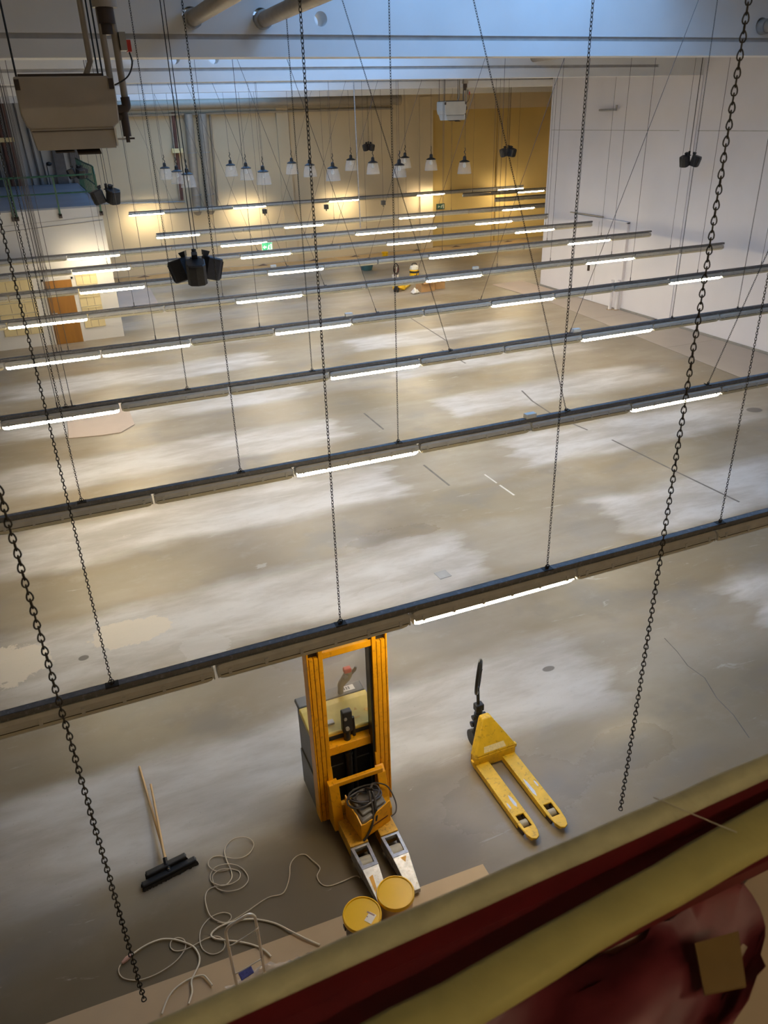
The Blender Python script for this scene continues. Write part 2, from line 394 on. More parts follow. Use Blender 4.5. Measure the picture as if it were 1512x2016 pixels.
def spline(pts, sub=6):
    pts = [Vector(p) for p in pts]; out = []
    for i in range(len(pts) - 1):
        p0 = pts[max(i - 1, 0)]; p1 = pts[i]; p2 = pts[i + 1]; p3 = pts[min(i + 2, len(pts) - 1)]
        for k in range(sub):
            t = k / sub
            out.append(.5 * ((2 * p1) + (-p0 + p2) * t + (2 * p0 - 5 * p1 + 4 * p2 - p3) * t * t + (-p0 + 3 * p1 - 3 * p2 + p3) * t ** 3))
    out.append(pts[-1]); return out

# ------------------------------------------------------------------ the room
XL, XR, XF, YB, YG = -9.0, 18.2, 30.0, 38.65, .47
ZC = 8.55
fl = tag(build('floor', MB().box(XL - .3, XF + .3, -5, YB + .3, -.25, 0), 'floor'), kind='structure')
# slab joints, cracks, scratches and a cover plate in the floor
def ribbon(mb, pts, w_, z=.0015):
    for (x0, y0), (x1, y1) in zip(pts, pts[1:]):
        d = Vector((x1 - x0, y1 - y0, 0)); nn = Vector((-d.y, d.x, 0)).normalized() * w_ / 2
        mb.add([(x0 + nn.x, y0 + nn.y, z), (x0 - nn.x, y0 - nn.y, z), (x1 - nn.x, y1 - nn.y, z), (x1 + nn.x, y1 + nn.y, z)], [(0, 1, 2, 3)])
    return mb
MT['joint'] = mat('joint_filler', (.17, .15, .13), .8, var=.2)
MT['scratch'] = mat('chalk_scratch', (.68, .65, .60), .7)
for pts in ([(10.48, 8.9), (10.40, 10.4), (10.33, 12.3)], [(10.22, 13.0), (10.08, 14.0), (10.2, 15.2), (10.4, 16.0)], [(10.30, 18.8), (10.35, 20.4)], [(10.95, 21.3), (11.05, 22.4), (11.3, 25.3)], [(6.17, 11.8), (6.15, 12.9)], [(6.2, 15.1), (6.2, 16.3)]):
    build('slab_joint', ribbon(MB(), pts, .045), 'joint', fl)
cr = [(6.55, 6.3), (6.5, 6.0), (6.42, 5.72), (6.44, 5.45), (6.3, 5.1), (6.26, 4.8), (6.14, 4.45)]
build('crack', ribbon(MB(), cr, .012), 'joint', fl)
build('scratch', ribbon(MB(), [(7.02, 11.95), (7.03, 11.5)], .035), 'scratch', fl); build('scratch', ribbon(MB(), [(7.035, 11.4), (7.05, 10.9)], .04), 'scratch', fl)
build('cover_plate', MB().obox((4.61, 9.0, .003), (.10, .10, .003), .05), 'metal_grey', fl)

# ceiling: two slabs either side of the rooflight, beams, panes
ce = tag(build('ceiling', MB().box(XL - .3, SKX0, -5, YB + .3, ZC, ZC + .75).box(SKX1, XF + .3, -5, YB + .3, ZC, ZC + .75)
               .box(SKX0, SKX1, -5, 5.1, ZC, ZC + .75).box(SKX0, SKX1, 38.5, YB + .3, ZC, ZC + .75), 'ceiling'), kind='structure')
for i, by in enumerate(BEAM_Y):
    bz = 7.09 if i < 3 else 7.11
    xe = XR if i < 3 else XF
    loops = [rect(XL, xe, bz + .275, ZC)]
    if i == 1:
        for hx in (2.42, 3.39, 4.255, 12.55): loops.append(circ(hx, 7.555, .095 if hx == 4.255 else .125))
    else:
        for hx in (2.42, 3.39, 4.255, 12.55): loops.append(circ(hx, 7.555, .125))
    up_ = plate('beam', loops, .42, 'beam', ce, 'xz', by)
    build('beam_flange', MB().box(XL, xe, by, by + .42, bz, bz + .21), 'beam', ce)
    build('beam_groove', MB().box(XL, xe - (1.6 if i in (2, 3) else 0), by + .05, by + .37, bz + .205, bz + .28), 'groove', ce)
    if i in (2, 3):
        build('beam_end', MB().box(xe - 1.6, xe, by + .002, by + .418, bz + .205, bz + .28), 'beam', ce)
for k in range(10):
    y0 = 5.1 + k * 3.36
    build('window_1' if k == 0 else 'pane', MB().box(SKX0, SKX1, y0 + .03, y0 + 3.33, ZC + .62, ZC + .64), 'sky_pane', ce)
for bx_ in (4.75, 6.31, 7.15, 9.47):
    build('purlin', MB().box(bx_ - .15, bx_ + .15, 5.1, YB, ZC - .01, ZC + .1), 'ceiling', ce)
for k in range(11):
    y0 = 5.1 + k * 3.36
    build('glazing_bar', MB().box(SKX0, SKX1, y0 - .03, y0 + .03, ZC + .56, ZC + .68), 'ceiling', ce)
for o in COL.objects:
    if o.name == 'window_1': o.name = 'pane'

# right wall with pilasters, a panel joint, a sliding door
wr = tag(build('wall_right', MB().box(XR, XR + .35, -5, 27.1, 0, ZC), 'wall_right'), kind='structure')
for py in (4.7, 12.1, 19.55):
    build('pilaster', MB().box(XR - .03, XR, py, py + .66, 0, 7.09), 'wall_right', wr)
for a, b_ in ((-5, 4.6), (5.4, 12.05), (12.8, 19.5), (20.25, 27.0)):
    build('panel_joint', MB().box(XR - .004, XR + .002, a, b_, 5.66, 5.685), 'groove', wr)
for yy in (-4.0, -.5):
    pass
tag(build('baseboard_right', MB().box(XR - .03, XR, -4, 22.0, 0, .07).box(XR - .03, XR, 25.1, 27.1, 0, .07), 'metal_grey'), kind='structure')
d1 = tag(build('door_1', MB().box(XR - .07, XR, 22.07, 25.03, .02, 2.86), 'wall_right', bevel=.006), kind='structure')
build('door_leaf_joint', MB().box(XR - .073, XR - .069, 23.56, 23.575, .05, 2.8), 'groove', d1)
build('track', MB().box(XR - .10, XR - .02, 23.4, 25.3, 2.94, 2.97), 'pipe', d1)
build('edge_frame', MB().box(XR - .10, XR, 22.0, 22.07, 0, 2.9).box(XR - .10, XR, 22.0, 25.1, 2.86, 2.92), 'wall_right', d1)
hb = MB().tube([(XR - .07, 23.72, 1.45), (XR - .30, 23.72, 1.45)], .03, 8).tube([(XR - .28, 23.66, 1.48), (XR - .28, 23.66, 1.12)], .045, 8)
build('handle', hb, 'pipe_dark', d1)
bo = thing('bollard', 'white twin-post bollard standing at the right wall door', 'bollard', (17.95, 22.2, 0))
for bx, by_ in ((17.90, 22.22), (18.06, 22.08)):
    build('post', MB().cyl((bx, by_, 0), (bx, by_, 1.02), .06, 14), 'wall_right', bo, 40)
    build('foot', MB().box(bx - .09, bx + .09, by_ - .08, by_ + .08, 0, .025), 'cardboard', bo)
pb = MB().tube([(XR + .01, 24.05, 6.28), (XR - .12, 24.05, 6.28), (XR - .13, 23.15, 6.28), (XR - .13, 23.15, 6.42)], .035, 8)
tag(build('wall_bracket', pb, 'metal_grey', smooth=40), 'short grey bent pipe bracket high on the right wall', 'bracket')

# the hall beyond the end of the right wall, back wall, far side, left side, gallery
wb = tag(build('wall_back', MB().box(XL, 18.95, YB, YB + .35, 0, ZC).box(18.95, XF, YB, YB + .35, 6.5, ZC), 'wall_back'), kind='structure')
build('recess', MB().box(18.95, XF, YB + .3, YB + .36, 0, 6.5), 'wall_yellow', wb)
build('pilaster', MB().box(10.95, 11.5, YB - .14, YB, 0, 7.1), 'wall_back', wb)
build('pilaster', MB().box(18.25, 18.97, YB - .14, YB, 0, 7.1), 'wall_back', wb)
build('pilaster', MB().box(22.9, 23.35, YB + .18, YB + .3, 0, 6.5), 'wall_yellow', wb)
tag(build('wall_far_right', MB().box(XF, XF + .3, 20, YB, 0, ZC), 'wall_yellow'), kind='structure')
tag(build('wall_side', MB().box(XR + .35, XF, 20, 20.3, 0, ZC), 'wall_yellow'), kind='structure')
tag(build('wall_left', MB().box(XL - .3, XL, -5, YB, 0, ZC), 'office'), kind='structure')
tag(build('wall_front', MB().box(XL, XR, -5, -4.7, 0, ZC), 'wall_back'), kind='structure')
tag(build('wall_gallery', MB().box(XL, XR, -4.7, YG, 0, 5.5), 'ledge'), kind='structure')

# left office block with the mezzanine on top
OX = 1.82
wo = tag(build('wall_office', MB().box(XL, OX, 27.0, 27.2, 0, 4.05).box(OX - .2, OX, 27.2, YB, 0, 4.05), 'office'), kind='structure')
build('mezzanine_floor', MB().box(XL, OX, 27.0, YB, 4.05, 4.10), 'mezz_floor', wo)
build('conduit', MB().tube([(-2.5, 26.985, 3.45), (1.8, 26.985, 3.66)], .012, 6).tube([(-2.5, 26.985, 3.62), (1.8, 26.985, 3.78)], .006, 6), 'metal_grey', wo)
for px in (-1.02, ):
    pass
d2 = tag(build('door_2', MB().box(-.30, .52, 26.93, 27.0, 0, 1.99), 'door_brown', bevel=.005), kind='structure')
build('door_frame', MB().box(-.36, -.30, 26.95, 27.0, 0, 2.05).box(.52, .58, 26.95, 27.0, 0, 2.05).box(-.36, .58, 26.95, 27.0, 1.99, 2.05), 'office', d2)
build('handle', MB().cyl((-.22, 26.93, 1.0), (-.22, 26.86, 1.0), .02, 8).cyl((-.22, 26.87, 1.0), (-.08, 26.87, 1.0), .014, 8), 'metal_grey', d2)
# cream wall panels left and right of the door: boards with a proud lip each
for (a, b_) in ((-1.75, -.62), (.66, 1.30)):
    for r in range(5):
        z0 = .42 + r * .34
        build('panel', MB().box(a, b_, 26.965, 27.0, z0, z0 + .32).box(a, b_, 26.94, 26.97, z0 + .285, z0 + .32), 'cream_slat', wo, bevel=.004)
        for q in range(2):
            sx_ = a + (b_ - a) * (.32 + .36 * q)
            build('panel_seam', MB().box(sx_ - .006, sx_ + .006, 26.962, 26.966, z0 + .02, z0 + .28), 'joint', wo)

gr = thing('guard_railing', 'dark green tubular guard railing round the edge of the mezzanine', 'railing', (0, 27, 4.05))
for px, zt in ((-3.4, 4.98), (-.72, 5.0), (-.62, 5.0), (.60, 4.98), (1.80, 4.98)):
    p = build('post', MB().box(px - .025, px + .025, 26.93, 26.97, 3.86, zt), 'green', gr)
    build('foot_plate', MB().box(px - .05, px + .05, 26.93, 27.0, 3.80, 3.92), 'pipe_dark', p)
build('top_rail', MB().tube([(-6, 26.95, 4.98), (1.72, 26.95, 4.98)], .028, 8), 'green', gr, 40)
build('middle_rail', MB().tube([(-6, 26.95, 4.50), (1.80, 26.95, 4.50)], .022, 8), 'green', gr, 40)
build('top_rail', MB().tube(spline([(1.80, 26.98, 4.15), (1.80, 26.98, 4.8), (1.80, 27.15, 5.1), (1.80, 27.6, 5.18), (1.80, 31.5, 5.15), (1.80, 36.0, 5.15)], 5), .03, 8), 'green', gr, 40)
build('bottom_rail', MB().tube([(1.80, 27.0, 4.16), (1.80, 36.0, 4.16)], .02, 8), 'green', gr, 40)
build('middle_rail', MB().tube([(1.80, 27.0, 4.66), (1.80, 36.0, 4.66)], .02, 8), 'green', gr, 40)
bar0 = build('bar', MB().tube([(0, 0, 0), (0, 0, .98)], .014, 6), 'green', None); bar0.parent = gr; bar0.location = (1.80, .55, .11)
for k in range(1, 18): copy_part(bar0, 'bar', gr, (1.80, .55 + k * .5, .11))

def struct_col(name, x0, x1, y0, y1, z0, z1, m): return build(name, MB().box(x0, x1, y0, y1, z0, z1), m, wb)
struct_col('column', 1.05, 1.48, YB - .35, YB, 4.1, 7.1, 'dark_col')
struct_col('column', 1.72, 2.10, YB - .3, YB, 0, 7.1, 'dark_col')
struct_col('column', -1.35, -1.1, YB - .2, YB, 4.1, 7.1, 'dark_col')
struct_col('wall_panel', -8.9, 1.72, YB - .06, YB - .01, 4.1, 7.3, 'office')
for px, w_ in ((-.32, .03), (.36, .045), (.62, .03), (.05, .03)):
    p = MB().tube([(px, YB - .15, 4.1), (px - .1, YB - .15, 7.2)], w_, 8)
    tag(build('service_pipe', p, 'dark_col', smooth=40), {-.32: 'thin dark pipe on the mezzanine back wall right of the red pipes', .36: 'thicker dark pipe up the mezzanine back wall left of the dark column', .62: 'thin dark pipe nearest the dark column on the mezzanine', .05: 'thin dark pipe between two others on the mezzanine wall'}[px], 'pipe')
rpipe = thing('riser_pipe', 'red-brown riser pipes with a cream band on the mezzanine wall', 'pipe', (-.6, YB - .15, 4.1))
build('pipe', MB().tube([(-.44, YB - .2, 4.1), (-.46, YB - .2, 7.2)], .10, 12), 'pipe_red', rpipe, 40)
build('pipe', MB().tube([(-.74, YB - .2, 4.1), (-.76, YB - .2, 7.2)], .08, 12), 'pipe_red', rpipe, 40)
build('pipe_band', MB().box(-.92, -.28, YB - .34, YB - .06, 5.78, 5.95), 'label_worn', rpipe)
ms = build('mezzanine_sofa', MB().tube([(.72, 38.2, 4.1), (.72, 38.2, 4.9)], .02, 6).lathe([(.0, .9), (.10, .86), (.12, .8), (.08, .74), (0, .72)], (.82, 38.2, 4.1), 10), 'black', None, 40)
ms.name = 'round_lamp'; tag(ms, 'small black round lamp on a stem at the mezzanine back', 'lamp')

# ------------------------------------------------------------------ pipes and ducts on the back wall
dc = thing('ventilation_duct', 'long brown ventilation duct along the top of the back wall', 'duct', (11, YB - .3, 6.9))
build('duct', MB().tube([(3.2, YB - .36, 6.98), (16.9, YB - .36, 6.98)], .20, 16), 'duct', dc, 40)
build('end_cap', MB().tube([(16.9, YB - .36, 6.98), (17.1, YB - .36, 6.98)], .235, 16), 'duct', dc, 40)
for k in range(5): build('joint_ring', MB().tube([(4.4 + 2.6 * k, YB - .36, 6.98), (4.46 + 2.6 * k, YB - .36, 6.98)], .212, 16), 'duct', dc, 40)
build('lower_rail', MB().box(3.0, 16.8, YB - .2, YB, 6.58, 6.66), 'duct', dc)
def wall_pipe(label, x, r, z0, z1, m='pipe', foot=True):
    t = thing('wall_pipe', label, 'pipe', (x, YB - .02 - r, z0), 'vertical pipes on the back wall')
    build('pipe', MB().tube([(x - .06, YB - .02 - r, z0), (x + .06, YB - .02 - r, z1)], r, 16), m, t, 40)
    if foot:
        build('elbow', MB().tube(spline([(x - .06, YB - .02 - r, z0 + .02), (x - .06, YB - .1 - r, z0 - .14), (x - .14, YB - .3 - r, z0 - .22)], 4), r * .95, 14), m, t, 40)
        build('clamp', MB().tube([(x - .02, YB - .02 - r, z0 + .45), (x - .02, YB - .02 - r, z0 + .5)], r * 1.14, 16), 'metal_grey', t, 40)
        build('clamp', MB().tube([(x + .02, YB - .02 - r, z0 + 2.2), (x + .02, YB - .02 - r, z0 + 2.25)], r * 1.14, 16), 'metal_grey', t, 40)
    return t
wall_pipe('fat grey pipe on the back wall, left one of the two', 7.0 - .12, .19, 2.85, 6.62)
wall_pipe('fat grey pipe on the back wall, right one of the two', 7.48, .19, 2.85, 6.62)
t = wall_pipe('red-brown slim pipe with cream band left of the fat grey pipes', 6.24, .08, 3.15, 6.7, 'pipe_red', False)
build('pipe_band', MB().box(6.02, 6.5, YB - .3, YB - .02, 5.1, 5.28), 'label_worn', t)
build('sleeve', MB().tube([(6.1, YB - .08, 3.15), (6.2, YB - .08, 6.7)], .05, 10), 'pipe', t, 40)
wall_pipe('thin dark pipe running down right of the fat grey pipes', 7.86, .05, 2.8, 6.6, 'duct', False)
tag(build('service_pipe', MB().tube([(1.9, YB - .1, 3.22), (6.3, YB - .1, 3.06)], .035, 8), 'metal_grey', smooth=40), 'thin horizontal grey pipe low on the back wall beside the mezzanine', 'pipe')

# ------------------------------------------------------------------ pipes through the beam holes
for hx, lab in ((2.42, 'grey roof pipe through the leftmost hole of the nearest beam'), (3.39, 'grey roof pipe through the second hole of the nearest beam'), (12.55, 'grey roof pipe through the beam hole near the right frame edge')):
    t = thing('roof_pipe', lab, 'pipe', (hx, 10, 7.53), 'pipes through the roof beams')
    build('pipe', MB().tube([(hx, 1.5, 7.53), (hx, 26.6 if hx > 12 else 12.9, 7.53)], .095, 16), 'pipe', t, 40)
    build('collar', MB().tube([(hx, 12.1, 7.53), (hx, 12.24, 7.53)], .118, 16), 'metal_grey', t, 40)

# ------------------------------------------------------------------ light rows
H = 3.56; PIT = .4408 * H; X0 = .5855 * H; ZT = 2.845
ROWY = [1.3042 * H, 2.1939 * H, 3.1134 * H, 3.9972 * H, 4.8857 * H, 20.45, 23.5, 26.25, 29.6, 32.9, 36.0, 37.95]
def lum_mesh():
    Lh = PIT / 2 - .012
    xs = [-Lh, -Lh + .012, -Lh + .05, Lh - .05, Lh - .012, Lh]; sc = [.62, .85, 1, 1, .85, .62]
    mb = MB(); sec = [(-.050, -.062), (.050, -.062), (.046, -.100 + .062), (.030, 0), (-.030, 0), (-.046, -.038)]
    for s_ in (-1, 1): mb.box(-Lh + .01, Lh - .01, min(s_ * .049, s_ * .053), max(s_ * .049, s_ * .053), -.080, -.064)
    sec = [(-.05, -.068), (.05, -.068), (.046, -.030), (.028, -.004), (-.028, -.004), (-.046, -.030)]
    n = len(sec); vs_ = []
    for x, s_ in zip(xs, sc):
        for y, z in sec: vs_.append((x, y * (.8 + .2 * s_), -.068 + (z + .068) * s_))
    fs = [tuple(range(n))[::-1], tuple(range((len(xs) - 1) * n, len(xs) * n))]
    for i in range(len(xs) - 1):
        for k in range(n): fs.append((i * n + k, i * n + (k + 1) % n, (i + 1) * n + (k + 1) % n, (i + 1) * n + k))
    mb.add(vs_, fs)
    for k in range(6):          # latches
        x = -Lh + .09 + k * (2 * Lh - .18) / 5
        for s_ in (-1, 1): mb.box(x - .012, x + .012, min(s_ * .047, s_ * .057), max(s_ * .047, s_ * .059), -.094, -.044)
    for s_ in (-1, 1): mb.box(min(s_ * Lh, s_ * (Lh - .010)), max(s_ * Lh, s_ * (Lh - .010)), -.042, .042, -.112, -.06)
    dm = MB(); sec = [(-.047, 0), (.047, 0), (.040, -.030), (.024, -.054), (-.024, -.054), (-.040, -.030)]; vs_ = []
    for x, s_ in zip(xs, [.65, .88, 1, 1, .88, .65]):
        for y, z in sec: vs_.append((x * .984, y * (.75 + .25 * s_), -.084 + z * s_))
    dm.add(vs_, fs)
    gm = MB().box(-Lh + .02, Lh - .02, -.0548, .0548, -.0845, -.0785)
    return mb, dm, gm
hm, dm, gm = lum_mesh()
lum0 = build('luminaire', hm, 'housing'); dif0 = build('diffuser', dm, 'diffuser', lum0); gas0 = build('gasket', gm, 'gasket', lum0)
lit_me = dif0.data.copy(); lit_me.materials.clear(); lit_me.materials.append(MT['lit'])

def link_geo(mb, z, turn, s_=1., seg=10, sd=5, c=(0, 0), top=None):
    """one pear shaped loop of wire, its foot at height z"""
    a, b_, r = .0056 * s_, .0106 * s_, .0017 * s_
    pts = []
    for k in range(seg):
        t = 2 * pi * k / seg; wx = a * math.sin(t) * (1 - .33 * math.cos(t)); zz = z + b_ * (1 + math.cos(t))
        pts.append((c[0] + wx * math.cos(turn), c[1] + wx * math.sin(turn), zz))
    mb.tube(pts, r, sd, closed=True); return mb
PITCH_L = .01665
def chain_mesh(length, seg=8, sd=4):
    mb = MB(); n = int(length / PITCH_L)
    pl = PITCH_L * 1.42; n = int(length / pl)
    for k in range(n): link_geo(mb, k * pl, .3 + (k % 2) * pi / 2, 1.5, seg, sd)
    mb.tube([(.02 * math.cos(t * pi / 4), 0, -.012 + .02 * math.sin(t * pi / 4)) for t in range(8)], .004, 5, closed=True)
    mb.box(-.045, .045, -.032, .032, -.040, -.030).box(-.006, .006, -.012, .012, -.04, -.006)
    return mb
def wire_mesh(length):
    mb = MB().tube([(0, 0, 0), (0, 0, length)], .0045, 5)
    mb.box(-.045, .045, -.032, .032, -.040, -.030).tube([(0, 0, -.035), (0, 0, .05)], .01, 5)
    return mb
TOPZ = ZC - ZT - .03
chain_p = {}
def hanger(root, x, y, near, xtop=None):
    ln = TOPZ if xtop is None else math.hypot(TOPZ, xtop - x)
    key = (near, round(ln, 1))
    if key not in chain_p:
        m_ = chain_mesh(ln) if near else wire_mesh(ln)
        o = build('chain' if near else 'hanging_wire', m_, 'chain' if near else 'wire', None, 60)
        chain_p[key] = o.data; bpy.data.objects.remove(o)
    o = bpy.data.objects.new('chain' if near else 'hanging_wire', chain_p[key]); COL.objects.link(o)
    o.parent = root; o.location = (x - root.location.x, y - root.location.y, ZT + .032 - root.location.z)
    if xtop is not None: o.rotation_euler = (0, math.atan2(xtop - x, TOPZ), 0)
    return o

rows = {  # k: (first joint, last joint, lit joints)
 0: (-3, 5, [0]), 1: (-4, 7, [0, 3]), 2: (-4, 8, [-2, 1, 4]), 3: (-4, 9, [-2, -1, 1, 4, 7]), 4: (-4, 9, [-2, 1, 4, 7]),
 5: (-4, 9, [-1, 2, 5, 8]), 6: (-4, 9, [-1, 2, 5, 8]), 7: (-4, 9, [-1, 2, 5, 6, 8]), 8: (1, 11, [1, 4, 7, 10]),
 9: (11, 16, [15]), 10: (11, 16, [13, 16]), 11: (1, 13, [1, 4, 7, 10, 13])}
labels = [
 'nearest grey light row, crossing right above the yellow stacker mast',
 'second light row from the camera, with a white box on top',
 'third grey light row from the camera, its left lit tube above a pale floor sheet',
 'fourth grey light row from the camera, with two lit tubes side by side at left',
 'fifth light row from the camera, its right end stopping short of the right frame edge',
 'sixth light row from the camera, its rail crossing the top of the brown door',
 'seventh light row from the camera, its right end just in front of the sliding door',
 'eighth light row from the camera, two lit tubes end to end in its middle',
 'ninth light row from the camera, its left end starting above the largest speaker cluster',
 'short dark unlit light row poking out from behind the right wall end, the lower one',
 'short dark light row with a lit tube behind the right wall end, the upper one',
 'farthest light row, mounted high in the picture along the back wall']
hooks_v = [-3.6, -2.0, -.19, 1.48, 3.39, 10.37, 11.95, 13.88, 15.85, 17.85]
for k, (ja, jb, lits) in rows.items():
    y = ROWY[k]; xa = X0 + ja * PIT; xb = X0 + (jb + 1) * PIT
    xb = min(xb, 18.02) if k < 8 else xb
    r = thing('light_row', labels[k], 'light fixture', ((xa + xb) / 2, y, ZT), 'rows of strip lights on chains')
    rm = MB().box(xa + .03, xb, y - .029, y + .029, ZT - .006, ZT).box(xa + .03, xb, y - .031, y - .025, ZT - .046, ZT).box(xa + .03, xb, y + .025, y + .031, ZT - .046, ZT)
    rm.box(xa + .03, xb, y - .036, y - .031, ZT - .046, ZT - .040).box(xa + .03, xb, y + .031, y + .036, ZT - .046, ZT - .040)
    build('rail', rm, 'rail', r)
    for j in range(ja, jb + 1):
        xc = X0 + (j + .5) * PIT
        if k < 8 and xc > 17.4 : continue
        lum = copy_part(lum0, 'luminaire', r, (xc - r.location.x, 0, -.052))
        if j in lits:
            for ch in lum.children:
                if ch.name.startswith('diffuser'): ch.data = lit_me; ch['label'] = 'lit glowing diffuser'
    near = k < 3
    if k == 0: hk = [-3.6, -2.0, -.19, 1.50, 3.37, 5.27, 7.2]
    elif k < 8: hk = [h for h in hooks_v if xa < h < xb and not (k == 7 and h in (11.95, 13.88))]
    elif k == 8: hk = [4.0, 10.37, 12.9, 15.4, 17.9, 20.3]
    elif k == 11: hk = [4.0, 12.2, 14.6, 17.2, 19.7, 22.3]
    else: hk = [19.9, 22.4, 25.0, 27.5]
    for h in hk: hanger(r, h, y, near)
    if k not in (0, 9, 10):
        hanger(r, 5.76, y, near, 3.85); hanger(r, 8.13, y, k == 1, 10.3)
    if k in (2, 3, 4, 5, 6):
        hanger(r, -.11, y, False); hanger(r, .0 if k % 2 else -.3, y, False)
    bx = {1: [4.44 + 1.33 - .02], 2: [8.25], 3: [5.18], 5: [6.6 - 1.2], 4: [9.75]}.get(k, [])
    if k == 1: bx = [5.22]
    for q in bx: build('junction_box', MB().box(q - .075, q + .075, y - .04, y + .04, ZT + .002, ZT + .062), 'white_box', r, bevel=.006)
for gx in (.4, 3.6):                # unseen strip lights, same kind as the rows, added to brighten the foreground
    lum = copy_part(lum0, 'added_fill_luminaire', ce, (gx, -2.2, ZC - .01))
    for ch in lum.children:
        if ch.name.startswith('diffuser'): ch.data = lit_me
for o in (dif0, gas0, lum0): bpy.data.objects.remove(o)

# a silver conduit dropping to the eighth row, small sensors on wires
tag(build('drop_conduit', MB().tube([(10.2, 26.4, ZT + .02), (10.16, 26.4, 7.4), (10.16, 26.4, ZC)], .02, 8), 'steel_bright', smooth=40), 'thin silver conduit hanging down to the eighth light row', 'conduit')
for i, (sx_, lab) in enumerate(((7.20, 'small black box sensor on a wire, left of three'), (9.45, 'small black box sensor on a wire, middle of three'), (11.65, 'small black box sensor on a wire, right of three'))):
    t = thing('sensor', lab, 'sensor', (sx_, 27.75, 3.5), 'black box sensors hanging before the back wall')
    build('housing', MB().box(sx_ - .07, sx_ + .07, 27.68, 27.82, 3.42, 3.57), 'black', t, bevel=.01)
    build('wire', MB().tube([(sx_, 27.75, 3.57), (sx_, 27.75, ZC - .01)], .005, 5), 'wire', t)
    build('nozzle', MB().cyl((sx_, 27.75, 3.36), (sx_, 27.75, 3.42), .02, 8), 'black', t)

# ------------------------------------------------------------------ two loose chains, every link a part
for cx, lab, z0 in ((-.17, 'loose dark chain hanging free at the left, its end near the cables', 4.13), (1.45, 'loose dark chain hanging free at the right, passing over every light row', 4.12)):
    t = thing('hanging_chain', lab, 'chain', (cx, 1.46, z0))
    pr_ = None
    n = int((ZC - z0) / PITCH_L)
    lk = []
    for q in range(2):
        o = build('link', link_geo(MB(), 0, math.atan2(1.46, cx) - pi / 2 + .05 + q * pi / 2, 1.05, 12, 6), 'chain', None, 60); lk.append(o)
    for k in range(n):
        c = lk[k % 2].copy(); COL.objects.link(c); c.name = 'link'; c.parent = t; c.location = (random.uniform(-.0008, .0008), 0, k * PITCH_L)
        c.rotation_euler = (0, 0, random.uniform(-.12, .12))
    for o in lk: bpy.data.objects.remove(o)

# ------------------------------------------------------------------ pendant lamps
def pendant_proto():
    t = thing('pendant_lamp', 'x', 'lamp', (0, 0, 0), 'glass pendant lamps before the back wall')
    build('shade', MB().lathe([(.245, -.40), (.24, -.34), (.222, -.20), (.195, -.09), (.165, -.02)], (0, 0, 0), 28, .025), 'pendant_glass', t, 20)
    build('rim', MB().tube([(.247 * math.cos(2 * pi * k / 28), .247 * math.sin(2 * pi * k / 28), -.40) for k in range(28)], .008, 6, closed=True), 'pendant_glass', t, 40)
    build('cap', MB().lathe([(0, -.03), (.18, -.03), (.19, -.01), (.12, .025), (.065, .045), (.055, .15), (.03, .17), (0, .17)], (0, 0, 0), 18), 'black', t, 40)
    build('hook', MB().tube(spline([(0, 0, .16), (.03, 0, .22), (-.02, 0, .30), (.02, 0, .36), (0, 0, .44)], 4), .014, 6), 'black', t, 40)
    build('cord', MB().tube([(0, 0, .42), (0, 0, ZC - .01 - 4.8)], .006, 5), 'wire', t)
    build('bulb', MB().lathe([(0, -.22), (.05, -.19), (.06, -.13), (.03, -.05), (.03, -.02)], (0, 0, 0), 12), 'white_box', t, 40)
    return t
pp = pendant_proto()
col_n = ['leftmost', 'second from left', 'middle', 'second from right', 'rightmost']; row_n = ['front', 'second', 'back']
PEND = [[(4.75, 27.9), (7.1, 27.1), (9.47, 26.9), (11.85, 26.7), (14.3, 26.5)], [(4.75, 29.9), (7.17, 29.7), (9.5, 29.5), (11.8, 29.0), (14.25, 29.1)], [(4.75, 32.6), (7.2, 32.3), (9.45, 31.6), (11.95, 31.7), (14.15, 31.3)]]
for i in range(3):
    for j in range(5):
        t = pp if (i, j) == (0, 0) else copy_tree(pp)
        x, y = PEND[i][j]; t.location = (x, y, 4.8); t.rotation_euler = (0, 0, random.uniform(0, 1))
        t['label'] = f'glass bell pendant lamp with dark cap, {row_n[i]} row, {col_n[j]} column'

